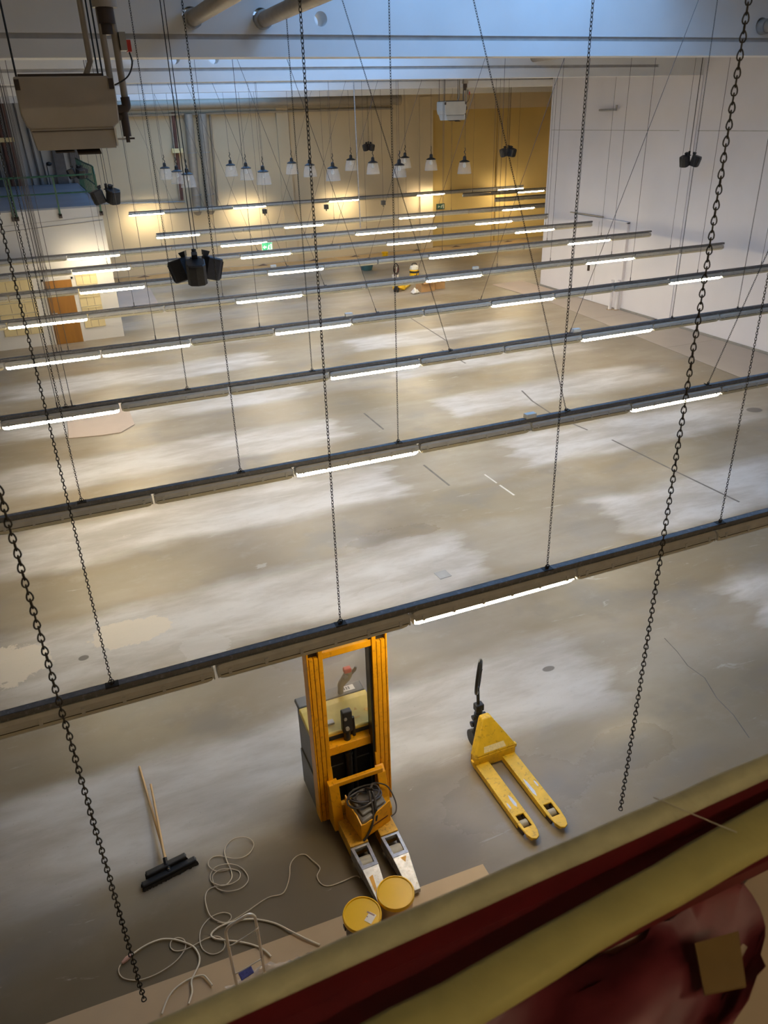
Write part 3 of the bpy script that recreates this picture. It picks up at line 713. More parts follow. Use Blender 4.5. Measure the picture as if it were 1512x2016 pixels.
# ------------------------------------------------------------------ speaker clusters
def speaker_cluster(label, loc, rz, n=3, angs=(-1.93, 0, 1.93)):
    t = thing('speaker_cluster', label, 'speaker', (0, 0, 0), 'hanging clusters of black speakers')
    for q in angs:
        a = -pi / 2 + rz + q
        R = Matrix.Rotation(a - pi / 2 + pi, 4, 'Z') @ Matrix.Scale(.90, 4) @ Matrix.Translation((0, -.235, 0)) @ Matrix.Rotation(math.radians(17), 4, 'X')
        prof = [(-.13, .11), (-.135, -.06), (-.10, -.11), (0, -.125), (.10, -.11), (.135, -.06), (.13, .11), (.06, .15), (-.06, .15)]
        mb = MB(); zs = [(-.155, .86), (-.14, 1), (.14, 1), (.155, .9)]; vs_ = []; n_ = len(prof)
        for z, s_ in zs: vs_ += [(x * s_, y * s_, z) for x, y in prof]
        fs = [tuple(range(n_))[::-1], tuple(range(3 * n_, 4 * n_))]
        for i in range(3):
            for k in range(n_): fs.append((i * n_ + k, i * n_ + (k + 1) % n_, (i + 1) * n_ + (k + 1) % n_, (i + 1) * n_ + k))
        mb.add([R @ Vector(v) for v in vs_], fs)
        s1 = build('speaker', mb, 'speaker', t, 30)
        gm_ = MB(); gm_.add([R @ Vector(v) for v in [(-.10, -.122, -.12), (0, -.131, -.12), (.10, -.122, -.12), (.10, -.122, .12), (0, -.131, .12), (-.10, -.122, .12)]], [(0, 1, 4, 5), (1, 2, 3, 4)])
        build('grille', gm_, 'black', s1)
        bk = MB().add([R @ Vector(v) for v in [(-.04, .10, .155), (.04, .10, .155), (.04, .16, .155), (-.04, .16, .155), (-.04, .08, .225), (.04, .08, .225), (.04, .18, .225), (-.04, .18, .225)]],
                      [(0, 1, 2, 3), (4, 5, 6, 7), (0, 1, 5, 4), (1, 2, 6, 5), (2, 3, 7, 6), (3, 0, 4, 7)])
        build('bracket', bk, 'black', s1)
    build('hub', MB().cyl((0, 0, .10), (0, 0, .26), .03, 10).cyl((0, 0, .14), (0, 0, .16), .06, 12), 'black', t, 40)
    build('wire', MB().tube([(0, 0, .25), (0, 0, ZC - .01 - loc[2])], .006, 5), 'black_gloss', t)
    build('cable', MB().tube([(.05, .03, .25), (.045, .03, 1.2), (.05, .05, ZC - .01 - loc[2])], .005, 5), 'black', t)
    t.location = loc; return t
speaker_cluster('largest cluster of three black speakers, hanging over the left of the light rows', (1.73, 10.42, 4.60), -.17)
speaker_cluster('black speaker cluster beside the right end of the mezzanine railing', (1.44, 18.7, 4.93), .5, 3)
speaker_cluster('black speaker cluster in front of the mezzanine columns, below the big heater', (1.42, 28.4, 4.95), .3)
speaker_cluster('smallest black speaker pair hanging before the centre of the back wall', (15.1, 37.6, 5.0), -.35, 2, (-.75, .75))
speaker_cluster('black speaker cluster before the yellow part of the back wall', (17.05, 28.1, 4.93), .3)
speaker_cluster('black speaker pair hanging before the white right wall', (17.4, 18.84, 4.92), -.75, 2, (-.5, 1.2))

# ------------------------------------------------------------------ air heaters
def air_heater(label, x, y, big):
    t = thing('air_heater', label, 'heater', (x + .41, y + .35, 6.2))
    m = 'heater' if big else 'heater_pale'
    mb = MB().ext([(x, 6.68), (x, 6.40), (x + .03, 6.30), (x + .06, 6.28), (x + .74, 6.28), (x + .80, 6.32), (x + .81, 6.62), (x + .76, 6.68)], 'y', y, y + .62)
    build('casing', mb, m, t, bevel=.012)
    build('lid', MB().box(x + .04, x + .72, y + .02, y + .6, 6.68, 6.70), 'pipe_dark', t)
    hood = MB(); z1, z0 = 6.285, 6.115
    hood.add([(x + .05, y + .01, z1), (x + .75, y + .01, z1), (x + .75, y + .58, z1), (x + .05, y + .58, z1), (x + .075, y - .04, z0), (x + .735, y - .04, z0), (x + .735, y + .5, z0), (x + .075, y + .5, z0)],
             [(0, 1, 2, 3), (7, 6, 5, 4), (0, 4, 5, 1), (1, 5, 6, 2), (2, 6, 7, 3), (3, 7, 4, 0)])
    build('outlet_hood', hood, m, t, bevel=.006)
    build('seam', MB().box(x + .06, x + .74, y - .006, y + .0, 6.262, 6.268), 'pipe_dark', t)
    build('side_handle', MB().box(x + .74, x + .755, y - .03, y + .0, 6.13, 6.28), 'white_box', t)
    build('louvre', MB().obox((x + .5, y + .1, 6.10), (.10, .1, .006), 0, .25), 'pipe_dark', t); build('louvre', MB().obox((x + .3, y + .15, 6.105), (.08, .1, .006), 0, .1), 'pipe_dark', t)
    for px in (x + .03, x + .73):
        for py in (y + .08, y + .5):
            build('hanging_rod', MB().tube([(px, py, 6.6), (px, py, ZC)], .008, 6), 'black_gloss', t)
    for px in (x + .02, x + .78): build('bracket', MB().box(px - .02, px + .02, y - .015, y + .05, 6.58, 6.66), 'pipe_dark', t)
    # water pipes at the right side
    build('pipe', MB().tube([(x + .90, y + .2, 6.48), (x + .90, y + .2, 6.98), (x + .88, y + .2, ZC)], .030, 12), 'pipe', t, 40)
    build('pipe', MB().tube([(x + .80, y + .2, 6.48), (x + .80, y + .2, 6.98), (x + .80, y + .2, ZC)], .028, 12), 'pipe', t, 40)
    build('pipe', MB().tube([(x + .60, y + .25, 6.69), (x + .66, y + .25, 6.80), (x + .66, y + .25, ZC)], .026, 10), 'pipe', t, 40)
    build('elbow', MB().tube(spline([(x + .90, y + .2, 6.52), (x + .90, y + .2, 6.44), (x + .86, y + .2, 6.42), (x + .80, y + .2, 6.42)], 4), .04, 12), 'pipe_dark', t, 40)
    v = build('valve', MB().cyl((x + .87, y + .2, 6.42), (x + .87, y + .2, 6.20), .036, 10).cyl((x + .80, y + .2, 6.36), (x + .88, y + .2, 6.36), .03, 10).cyl((x + .87, y + .2, 6.2), (x + .87, y + .2, 6.15), .018, 8), 'pipe_dark', t, 40)
    build('lever', MB().box(x + .85, x + .93, y + .19, y + .21, 6.175, 6.19), 'pipe_dark', v)
    build('pipe_union', MB().cyl((x + .85, y + .2, 7.08), (x + .85, y + .2, 7.2), .075, 12).cyl((x + .84, y + .2, 7.0), (x + .84, y + .2, 7.08), .055, 10), 'pipe_dark', t, 40)
    build('pipe_lagging', MB().cyl((x + .85, y + .2, 7.2), (x + .85, y + .2, ZC), .11, 14), 'heater', t, 40)
    build('thermostat', MB().box(x + .93, x + .985, y + .15, y + .25, 6.88, 7.02), 'metal_grey', t)
    build('thermostat_cover', MB().box(x + .985, x + 1.02, y + .15, y + .24, 6.87, 6.96), 'red', t)
    build('control_cable', MB().tube(spline([(x + 1.0, y + .19, 6.87), (x + 1.01, y + .19, 6.78), (x + .95, y + .15, 6.68), (x + .84, y + .12, 6.62), (x + .76, y + .1, 6.60)], 5), .007, 6), 'black', t, 40)
    build('drain_stub', MB().box(x + .76, x + .84, y + .1, y + .12, 6.175, 6.19), 'metal_grey', t)
    return t
air_heater('large beige-brown air heater hanging at the upper left', .03, 8.0, True)
h2 = air_heater('small pale air heater hanging before the yellow wall part', 0, 0, False)
h2.location = (13.25 + .41, 26.0 + .35, 6.2)

# ------------------------------------------------------------------ exit signs
es = thing('exit_sign', 'glowing green exit sign hanging between the light rows', 'sign', (6.3, 24.5, 2.95))
sx_, sy_, sz_ = 6.31, 24.4, 2.80
build('box', MB().box(sx_ - .17, sx_ + .17, sy_, sy_ + .05, sz_ - .13, sz_ + .13), 'white_box', es, bevel=.006)
build('face', MB().box(sx_ - .16, sx_ + .16, sy_ - .004, sy_, sz_ - .12, sz_ + .12), 'sign_green', es)
pic = MB().add([(sx_ - .14, sy_ - .006, sz_), (sx_ - .08, sy_ - .006, sz_ + .06), (sx_ - .08, sy_ - .006, sz_ + .025), (sx_ - .02, sy_ - .006, sz_ + .025), (sx_ - .02, sy_ - .006, sz_ - .025), (sx_ - .08, sy_ - .006, sz_ - .025), (sx_ - .08, sy_ - .006, sz_ - .06)], [(6, 5, 4, 3, 2, 1, 0)])
pic.box(sx_ + .10, sx_ + .145, sy_ - .007, sy_ - .003, sz_ - .09, sz_ + .09)
pic.obox((sx_ + .045, sy_ - .005, sz_ + .01), (.018, .002, .05), 0, 0, .4).obox((sx_ + .05, sy_ - .005, sz_ - .05), (.014, .002, .045), 0, 0, -.6).obox((sx_ + .03, sy_ - .005, sz_ - .045), (.012, .002, .045), 0, 0, .7).lathe([(.018, -.004), (.018, .004)], (sx_ + .065, sy_ - .005, sz_ + .08), 8)
build('pictogram', pic, 'sign_white', es)
for q in (-.12, .12): build('wire', MB().tube([(sx_ + q, sy_ + .025, sz_ + .13), (sx_ + q, sy_ + .025, ZC)], .004, 5), 'wire', es)
e2 = thing('exit_sign', 'dark unlit exit sign on the yellow back wall', 'sign', (19.6, YB + .28, 2.0))
ey = YB + .3
build('box', MB().box(19.38, 19.84, ey - .06, ey, 1.84, 2.12), 'sign_dark', e2, bevel=.006)
build('pictogram', MB().box(19.74, 19.80, ey - .064, ey - .06, 1.88, 2.08).add([(19.42, ey - .064, 1.98), (19.50, ey - .064, 2.05), (19.50, ey - .064, 2.0), (19.58, ey - .064, 2.0), (19.58, ey - .064, 1.96), (19.50, ey - .064, 1.96), (19.50, ey - .064, 1.91)], [(6, 5, 4, 3, 2, 1, 0)]).obox((19.66, ey - .062, 1.98), (.025, .002, .08), 0, 0, .4), 'sign_pict', e2)

# ------------------------------------------------------------------ stacker
st = thing('stacker', 'yellow electric pallet stacker with tall mast and grey body', 'stacker', (1.75, 5.35, 0))
for s_, xs in ((-1, [(1.37, 1.387), (1.392, 1.431), (1.436, 1.475), (1.480, 1.520)]), (1, [(2.123, 2.140), (2.079, 2.118), (2.035, 2.074), (1.990, 2.030)])):
    for k, (a, b_) in enumerate(xs):
        zt = [2.17, 2.07, 2.07, 2.19][k]
        build('mast_rail', MB().box(a, b_, 5.28, 5.42 - .02 * k, .06, zt), 'yellow', st, bevel=.004)
    xa, xb = min(xs[0][0], xs[3][0]), max(xs[0][1], xs[3][1])
    build('mast_channel', MB().box(xa + .008, xb - .008, 5.315, 5.44, .07, 2.16), 'black_gloss', st)
    sx2 = (1.525, 1.54) if s_ < 0 else (1.965, 1.985)
    if s_ > 0: build('lift_chain', MB().box(*sx2, 5.30, 5.40, .62, 2.17), 'black_gloss', st)
build('top_crossbar', MB().box(1.52, 1.99, 5.29, 5.34, 2.03, 2.10), 'yellow', st, bevel=.006)
build('top_crossbar', MB().box(1.52, 1.99, 5.40, 5.46, 2.08, 2.15), 'yellow_worn', st, bevel=.006)
build('guard_pane', MB().box(1.52, 1.985, 5.455, 5.462, .98, 2.06), 'pane', st)
build('lift_cylinder', MB().cyl((1.745, 5.42, .12), (1.745, 5.42, 1.12), .036, 16).cyl((1.745, 5.42, .7), (1.745, 5.42, .74), .044, 16), 'black_gloss', st, 40)
cb = build('cylinder_head', MB().box(1.695, 1.795, 5.37, 5.44, 1.02, 1.27), 'black', st, bevel=.012)
build('bolt', MB().cyl((1.72, 5.37, 1.20), (1.72, 5.355, 1.20), .016, 8).cyl((1.735, 5.37, 1.08), (1.735, 5.35, 1.08), .02, 10), 'metal_grey', cb, 40)
build('hose', MB().tube(spline([(1.81, 5.42, 1.15), (1.825, 5.44, .9), (1.815, 5.43, .5), (1.82, 5.42, .2)], 5), .018, 8), 'black', st, 40)
body = MB().prism([(1.40, 5.50), (2.11, 5.50), (2.11, 5.95), (2.02, 6.05), (1.49, 6.05), (1.40, 5.95)], .05, 1.0)
build('body', body, 'grey_body', st, bevel=.03)
build('skirt', MB().box(1.385, 1.40, 5.46, 5.9, .04, .5), 'grey_body', st, bevel=.004)
build('front_cover', MB().box(1.52, 1.99, 5.465, 5.50, .08, .84), 'black', st)
build('cover_rib', MB().box(1.53, 1.70, 5.458, 5.466, .55, .56).box(1.80, 1.98, 5.458, 5.466, .57, .58), 'grey_body', st)
tp = build('top_panel', MB().ext([(5.44, .96), (5.44, 1.0), (5.78, 1.05), (5.86, 1.05), (5.86, .99)], 'x', 1.395, 2.115), 'panel_yellow', st, bevel=.012)
build('top_edge', MB().ext([(5.861, 1.0), (5.861, 1.055), (6.02, 1.055), (6.04, 1.0)], 'x', 1.40, 2.11), 'grey_body', st, bevel=.012)
lm = MB(); 
for x, y in ((1.84, 5.64), (1.92, 5.65)):
    z = 1.0 + (y - 5.44) * .147 + .002; lm.add([(x - .018, y - .02, z - .003), (x + .018, y - .02, z - .003), (x, y + .02, z + .003)], [(0, 1, 2)])
lm.add([(1.84, 5.53, 1.016), (1.93, 5.53, 1.016), (1.93, 5.55, 1.019), (1.84, 5.55, 1.019)], [(0, 1, 2, 3)])
lm.disc((2.02, 5.60), .025, 1.0265)
build('panel_mark', lm, 'worn' if False else 'yellow_worn', tp)
build('instrument', MB().obox((1.62, 5.57, 1.025), (.045, .03, .012)), 'metal_grey', tp, bevel=.004)
build('rating_label', MB().box(1.88, 2.02, 5.90, 5.98, 1.0555, 1.0575).box(1.60, 1.65, 5.90, 5.97, 1.0555, 1.0575), 'label', st)
for a, b_ in ((1.885, 1.90), (1.905, 1.925), (1.93, 1.95), (1.955, 1.975)):
    build('label_digit', MB().box(a, b_ - .004, 5.92, 5.965, 1.0578, 1.0584), 'grey_body', st)
build('crossbeam', MB().box(1.515, 1.99, 5.36, 5.46, .80, .90), 'yellow', st, bevel=.006)
# tiller
build('tiller_arm', MB().tube(spline([(1.855, 5.90, .98), (1.865, 5.91, 1.07), (1.87, 5.91, 1.14)], 4), [.030] * 8 + [.028], 12), 'tiller', st, 40)
th = build('tiller_head', MB().tube(spline([(1.86, 5.91, 1.12), (1.885, 5.92, 1.16), (1.94, 5.93, 1.21), (1.965, 5.92, 1.265), (1.96, 5.90, 1.31)], 4), [.026, .030, .034, .036, .038, .040, .042, .044, .046, .046, .046, .045, .044, .042, .040, .038, .03], 12), 'tiller', st, 40)
build('emergency_button', MB().box(1.905, 1.985, 5.87, 5.93, 1.30, 1.355), 'red', th, bevel=.012)
build('grip', MB().tube([(1.985, 5.90, 1.27), (2.02, 5.88, 1.32), (2.03, 5.87, 1.36)], [.02, .018, .012], 8), 'grey_body', th, 40)
build('grip', MB().tube([(1.93, 5.89, 1.25), (1.90, 5.87, 1.26), (1.895, 5.86, 1.285)], [.02, .018, .012], 8), 'grey_body', th, 40)
# carriage with gusset plates
build('carriage_bar', MB().box(1.50, 2.02, 5.19, 5.235, .555, .605), 'yellow', st, bevel=.005)
for s_, x0, x1 in ((-1, 1.455, 1.555), (1, 1.955, 2.045)):
    gs = MB().ext([(5.19, .555), (5.26, .605), (5.27, .08), (5.05, .08), (5.05, .20), (5.12, .28)], 'x', x0, x1) if s_ > 0 else MB().ext([(5.19, .60), (5.27, .60), (5.27, .08), (5.10, .08), (5.12, .26)], 'x', x0, x1)
    build('carriage_plate', gs, 'yellow', st, bevel=.006)
    build('gusset', MB().ext([(5.26, .60), (5.28, .74), (5.30, .74), (5.30, .60)], 'x', x0 + .02, x1 - .03), 'yellow', st, bevel=.004)
build('carriage_plate', MB().box(1.52, 2.0, 5.19, 5.25, .08, .30), 'yellow_worn', st, bevel=.006)
# support legs with rollers and scraped steel tips
for s_, xc in ((-1, 1.585), (1, 1.900)):
    sg = s_
    def lx(y): return xc + (5.2 - y) * (.012 if s_ < 0 else -.002)
    w_ = .092
    ys = [5.24, 4.78]
    poly = [(lx(5.24) - w_, 5.24), (lx(4.78) - w_, 4.78), (lx(4.78) + w_, 4.78), (lx(5.24) + w_, 5.24)]
    lg = build('leg', MB().prism(poly, .05, .195), 'yellow_worn', st, bevel=.008)
    side = [(lx(4.78) - w_, 4.78), (lx(4.20) - w_ * .55, 4.20), (lx(4.20) + w_ * .55, 4.20), (lx(4.78) + w_, 4.78)]
    hole = [(lx(4.75) - w_ * .66, 4.755), (lx(4.57) - w_ * .56, 4.56), (lx(4.57) + w_ * .60, 4.56), (lx(4.75) + w_ * .66, 4.755)]
    tip = plate('leg_tip', [[(lx(4.78) - w_, 4.779), (lx(4.52) - w_ * .86, 4.52), (lx(4.52) + w_ * .92, 4.52), (lx(4.78) + w_, 4.779)], hole], .05, 'steel_bright', st, 'xy', .13, bevel=.003)
    tm = MB(); za, zb = .178, .075
    a = [(lx(4.52) - w_ * .86, 4.52), (lx(4.52) + w_ * .92, 4.52), (lx(4.20) + w_ * .60, 4.20), (lx(4.20) - w_ * .55, 4.20)]
    tm.add([(a[0][0], a[0][1], za), (a[1][0], a[1][1], za), (a[2][0], a[2][1], zb), (a[3][0], a[3][1], zb), (a[0][0], a[0][1], .04), (a[1][0], a[1][1], .04), (a[2][0], a[2][1], .03), (a[3][0], a[3][1], .03)],
           [(0, 1, 2, 3), (4, 5, 6, 7), (0, 1, 5, 4), (1, 2, 6, 5), (2, 3, 7, 6), (3, 0, 4, 7)])
    build('leg_tip', tm, 'steel_bright', st, bevel=.004)
    tx = lx(4.40)
    zt = lambda y: zb + (za - zb) * (y - 4.20) / .32 + .0015
    build('paint_patch', MB().add([(tx - .045, 4.44, zt(4.44)), (tx - .005, 4.45, zt(4.45)), (tx - .015, 4.33, zt(4.33)), (tx - .04, 4.30, zt(4.30))] if s_ < 0 else [(tx - .01, 4.50, zt(4.50)), (tx + .05, 4.50, zt(4.50)), (tx + .02, 4.45, zt(4.45))], [(0, 1, 2, 3)] if s_ < 0 else [(0, 1, 2)]), 'yellow', st)
    for q, (u, v) in enumerate(((-1, -.80), (.80, 1))):
        build('leg_side', MB().prism([(lx(4.78) + w_ * u, 4.78), (lx(4.52) + w_ * u * .9, 4.52), (lx(4.52) + w_ * v * .9, 4.52), (lx(4.78) + w_ * v, 4.78)], .04, .13), 'steel_bright', st)
    rl = build('roller', MB().cyl((lx(4.62) - w_ * .60, 4.62, .086), (lx(4.62) + w_ * .60, 4.62, .086), .084, 24), 'roller', st, 40)
    build('roller_pit', MB().box(lx(4.66) - w_ * .62, lx(4.66) + w_ * .62, 4.56, 4.76, .01, .02), 'black', st)

# battery charger with its cables, standing on the legs
bc = thing('battery_charger', 'yellow and grey battery charger with coiled black cables on the stacker legs', 'charger', (1.77, 4.98, .2))
Lc, Fc, Rc, Bc = (1.585, 5.12), (1.625, 4.80), (1.965, 4.905), (1.955, 5.15)
def lerp2(a, b_, t_): return (a[0] + (b_[0] - a[0]) * t_, a[1] + (b_[1] - a[1]) * t_)
wl = MB()
def wall_panel(p, q, prof, th_=.012):
    d = Vector((q[0] - p[0], q[1] - p[1])); nn = Vector((-d.y, d.x)).normalized() * th_; out = []
    for t_, z in prof:
        c = lerp2(p, q, t_); out.append((c, z))
    vs_ = [(c[0], c[1], z) for c, z in out] + [(c[0] + nn.x, c[1] + nn.y, z) for c, z in out]; n_ = len(out)
    return MB().add(vs_, [tuple(range(n_)), tuple(range(n_, 2 * n_))[::-1]] + [(i, (i + 1) % n_, n_ + (i + 1) % n_, n_ + i) for i in range(n_)])
build('side_panel', wall_panel(Lc, Fc, [(0, .20), (1, .20), (1, .40), (.72, .44), (.35, .44), (0, .50)]), 'yellow', bc)
fp = build('front_panel', wall_panel(Fc, Rc, [(0, .20), (1, .20), (1, .47), (.55, .43), (.45, .38), (.15, .38), (0, .40)]), 'yellow', bc)
build('print_line', wall_panel((Fc[0] + .1, Fc[1] + .028), (Rc[0] - .03, Rc[1] - .013), [(0, .29), (1, .29), (1, .303), (0, .303)], .001), 'dark_red', fp)
build('casing', MB().prism([(1.605, 5.11), (1.645, 4.82), (1.95, 4.915), (1.945, 5.15), (1.72, 5.18)], .205, .415), 'charger_grey', bc, bevel=.02)
build('casing_top', MB().prism([(1.63, 5.10), (1.67, 4.87), (1.93, 4.94), (1.93, 5.14), (1.74, 5.16)], .415, .45), 'charger_grey', bc, bevel=.02)
for k in range(4):
    cx, cy = 1.76 + .05 * math.sin(k * 2.1), 5.05 + .03 * math.cos(k * 1.7); rr = .10 + .012 * k
    pts = [(cx + rr * 1.15 * math.cos(a_ / 14 * 2 * pi + k), cy + rr * .75 * math.sin(a_ / 14 * 2 * pi + k), .462 + .012 * k + .01 * math.sin(a_)) for a_ in range(14)]
    build('cable', MB().tube(pts, .010, 7, closed=True), 'cable_black', bc, 50)
build('cable', MB().tube(spline([(1.80, 5.10, .47), (1.79, 5.08, .54), (1.82, 5.03, .58), (1.86, 5.10, .54), (1.93, 5.16, .47)], 5), .012, 8), 'cable_black', bc, 50)
build('cable', MB().tube(spline([(1.80, 5.02, .56), (1.79, 4.97, .52), (1.785, 4.90, .44), (1.75, 4.83, .34), (1.68, 4.80, .24), (1.64, 4.795, .20)], 5), .012, 8), 'cable_black', bc, 50)
build('cable', MB().tube(spline([(1.83, 5.02, .54), (1.83, 4.96, .50), (1.81, 4.90, .43)], 5), .014, 8), 'cable_black', bc, 50)
build('cable', MB().tube(spline([(1.92, 5.14, .50), (2.03, 5.12, .42), (2.06, 5.0, .33), (2.03, 4.92, .28), (1.97, 4.90, .26)], 6), .007, 7), 'cable_black', bc, 50)
build('plug', MB().tube([(1.81, 4.92, .44), (1.80, 4.87, .38), (1.795, 4.865, .33)], [.022, .024, .018], 8), 'black', bc, 40)

# ------------------------------------------------------------------ pallet jack
def pallet_jack(label):
    j = thing('pallet_jack', label, 'pallet truck', (3.36, 5.0, 0), 'yellow hand pallet trucks')
    for s_, xc in ((-1, 3.195), (1, 3.520)):
        o_ = [(xc - .078, 5.34), (xc - .078, 4.42), (xc - .066, 4.30), (xc - .040, 4.235), (xc, 4.215), (xc + .040, 4.235), (xc + .066, 4.30), (xc + .078, 4.42), (xc + .078, 5.34)]
        fk = plate('fork', [o_, rect(xc - .045, xc + .045, 4.37, 4.53)], .022, 'yellow_lemon', j, 'xy', .075, bevel=.006)
        build('fork_side', MB().prism([(xc - .078, 5.34), (xc - .078, 4.44), (xc - .066, 4.44), (xc - .066, 5.34)], .03, .076).prism([(xc + .066, 5.34), (xc + .066, 4.44), (xc + .078, 4.44), (xc + .078, 5.34)], .03, .076)
              .prism([(xc - .060, 4.31), (xc - .036, 4.25), (xc + .036, 4.25), (xc + .060, 4.31)], .045, .075), 'yellow_lemon', fk)
        rl = build('roller', MB().cyl((xc - .04, 4.45, .042), (xc + .04, 4.45, .042), .042, 16), 'roller', fk, 40)
        build('roller_bracket', MB().box(xc - .065, xc - .045, 4.36, 4.56, .01, .05).box(xc + .045, xc + .065, 4.36, 4.56, .01, .05), 'pipe_dark', fk)
        for q, (wx, wy, wl_, ww) in enumerate((((.028 if s_ < 0 else -.04), 4.70 if s_ < 0 else 4.78, .085 if s_ < 0 else .13, .017), ((-.04 if s_ < 0 else .045), 4.66 if s_ < 0 else 4.80, .045, .010))):
            build('worn_patch', MB().prism([(xc + wx - ww, wy - wl_ * .6), (xc + wx, wy - wl_), (xc + wx + ww, wy - wl_ * .5), (xc + wx + ww * .6, wy + wl_ * .6), (xc + wx - ww * .3, wy + wl_), (xc + wx - ww, wy + wl_ * .4)], .0972, .0980), 'scraped', fk)
    # body: cross member, slanted cover rising to the pump
    build('heel', MB().box(3.105, 3.61, 5.27, 5.36, .03, .20), 'yellow_lemon', j, bevel=.02)
    cv = MB().add([(3.105, 5.27, .20), (3.61, 5.27, .20), (3.30, 5.48, .50), (3.41, 5.48, .50), (3.105, 5.37, .20), (3.61, 5.37, .20), (3.30, 5.56, .50), (3.41, 5.56, .50), (3.105, 5.37, .06), (3.61, 5.37, .06), (3.28, 5.56, .15), (3.43, 5.56, .15)],
                  [(0, 1, 3, 2), (2, 3, 7, 6), (0, 2, 6, 4), (1, 5, 7, 3), (4, 6, 10, 8), (5, 9, 11, 7), (6, 7, 11, 10), (8, 10, 11, 9), (0, 4, 8, 9, 5, 1)])
    cvo = build('cover', cv, 'yellow_lemon', j, bevel=.012)
    lz = lambda y: .20 + (y - 5.27) / .21 * .30
    lb = MB().add([(3.22, 5.282, lz(5.282) + .003), (3.49, 5.282, lz(5.282) + .003), (3.475, 5.318, lz(5.318) + .003), (3.235, 5.318, lz(5.318) + .003)], [(0, 1, 2, 3)])
    build('label', lb, 'label_worn', cvo)
    build('push_rod_lug', MB().box(3.61, 3.635, 5.30, 5.34, .14, .18).box(3.085, 3.105, 5.28, 5.33, .10, .14), 'yellow_lemon', j)
    build('pump', MB().cyl((3.36, 5.66, .10), (3.36, 5.66, .42), .055, 16).cyl((3.36, 5.66, .42), (3.36, 5.66, .52), .035, 14).cyl((3.28, 5.66, .38), (3.44, 5.66, .38), .03, 12).cyl((3.29, 5.70, .25), (3.43, 5.70, .25), .035, 12), 'black', j, 40)
    for q in (-1, 1): build('steering_wheel', MB().cyl((3.36 + q * .035, 5.66, .095), (3.36 + q * .09, 5.66, .095), .095, 20), 'black', j, 40)
    build('handle_base', MB().box(3.31, 3.41, 5.63, 5.71, .46, .55), 'black', j, bevel=.012)
    build('handle_shaft', MB().tube([(3.355, 5.67, .5), (3.345, 5.68, .78)], .018, 10), 'black_gloss', j, 40)
    pts = []
    for k in range(20):
        a = 2 * pi * k / 20; rx_ = .125 * math.sin(a) * (1 - .2 * math.cos(a)); pts.append((3.352 + .62 * rx_ + .012 * math.cos(a), 5.68 + .78 * rx_, .92 + .20 * math.cos(a)))
    hl = build('handle_loop', MB().tube(pts, .019, 8, closed=True), 'black_gloss', j, 40)
    build('release_lever', MB().tube([(3.35, 5.68, .80), (3.36, 5.66, .95), (3.365, 5.64, 1.04)], .008, 6), 'black', hl, 40)
    return j
pj = pallet_jack('yellow hand pallet truck with black handle, standing right of the stacker')
pj2 = copy_tree(pj); pj2.location = (13.03, 29.4, 0); pj2.rotation_euler = (0, 0, pi - .7)
pj2['label'] = 'far yellow hand pallet truck with black handle beside the cardboard boxes'

# ------------------------------------------------------------------ buckets
def bucket(label, x, y, body_m, zl):
    t = thing('bucket', label, 'bucket', (x, y, 0), 'yellow lidded buckets on the cardboard')
    build('body', MB().lathe([(0, 0), (.135, 0), (.138, .02), (.150, zl - .06), (.152, zl - .02)], (x, y, .006), 32), body_m, t, 40)
    lid = MB().lathe([(.156, zl - .045), (.163, zl - .04), (.165, zl - .012), (.160, zl), (.152, zl), (.147, zl - .010), (.0, zl - .008)], (x, y, .006), 40)
    build('lid', lid, 'lid', t, 35)
    build('handle_ear', MB().box(x - .165, x - .15, y - .02, y + .02, zl - .10, zl - .06).box(x + .15, x + .165, y - .02, y + .02, zl - .10, zl - .06), body_m, t)
    return t
b1 = bucket('dark bucket with yellow lid carrying a paper label', 1.305, 3.965, 'bucket_dark', .40)
bl = build('paper_label', MB().obox((1.355, 3.905, .3995), (.045, .033, .0005), math.radians(38)), 'label', b1)
build('label_print', MB().obox((1.372, 3.938, .4003), (.036, .007, .0003), math.radians(-52)).obox((1.335, 3.925, .4003), (.005, .005, .0003), math.radians(38)), 'label_print', bl)
b2 = bucket('plain yellow-lidded tan bucket next to the stacker leg tips', 1.64, 4.035, 'bucket_tan', .40)

# ------------------------------------------------------------------ brooms
def broom(label, hx, hy, rz, hl, x1, y1, z0, z1, ln):
    t = thing('broom', label, 'broom', (hx, hy, 0), 'wide brooms lying on the floor')
    c, s_ = math.cos(rz), math.sin(rz)
    build('block', MB().obox((hx, hy, z0), (hl * .985, .030, .016), rz), 'black', t, bevel=.01)
    br = MB()
    random.seed(3)
    for k in range(90):
        for r_ in range(2):
            u = -hl + .004 + (2 * hl - .008) * k / 89; v = -.03 + .05 * r_
            x, y = hx + c * u - s_ * v, hy + s_ * u + c * v
            dx, dy = random.uniform(-.006, .006), -.012 + random.uniform(-.008, .008)
            br.add([(x - .008, y, z0 - .015), (x + .008, y, z0 - .015), (x, y + .014, z0 - .015), (x - .009 + dx, y + dy, .004), (x + .009 + dx, y + dy, .004), (x + dx, y + dy + .016, .004)],
                   [(0, 1, 4, 3), (1, 2, 5, 4), (2, 0, 3, 5), (3, 4, 5)])
    tag(build('bristles', br, 'bristle', t), kind='stuff')
    build('handle', MB().tube([(hx, hy + .01, z0 + .02), (x1, y1, z1)], [.0125, .0115], 10), 'wood', t, 40)
    build('socket', MB().tube([(hx, hy, z0 + .005), (hx + (x1 - hx) * .05, hy + (y1 - hy) * .05, z0 + .035)], .02, 10), 'black', t, 40)
    return t
broom('front wide broom whose pale handle reaches farthest left', -.115, 5.345, .17, .262, -.205, 6.86, .045, .016, 1.5)
broom('second broom with shorter pale handle, its head tucked behind the front one', -.13, 5.405, .17, .195, -.125, 6.50, .078, .06, 1.3)

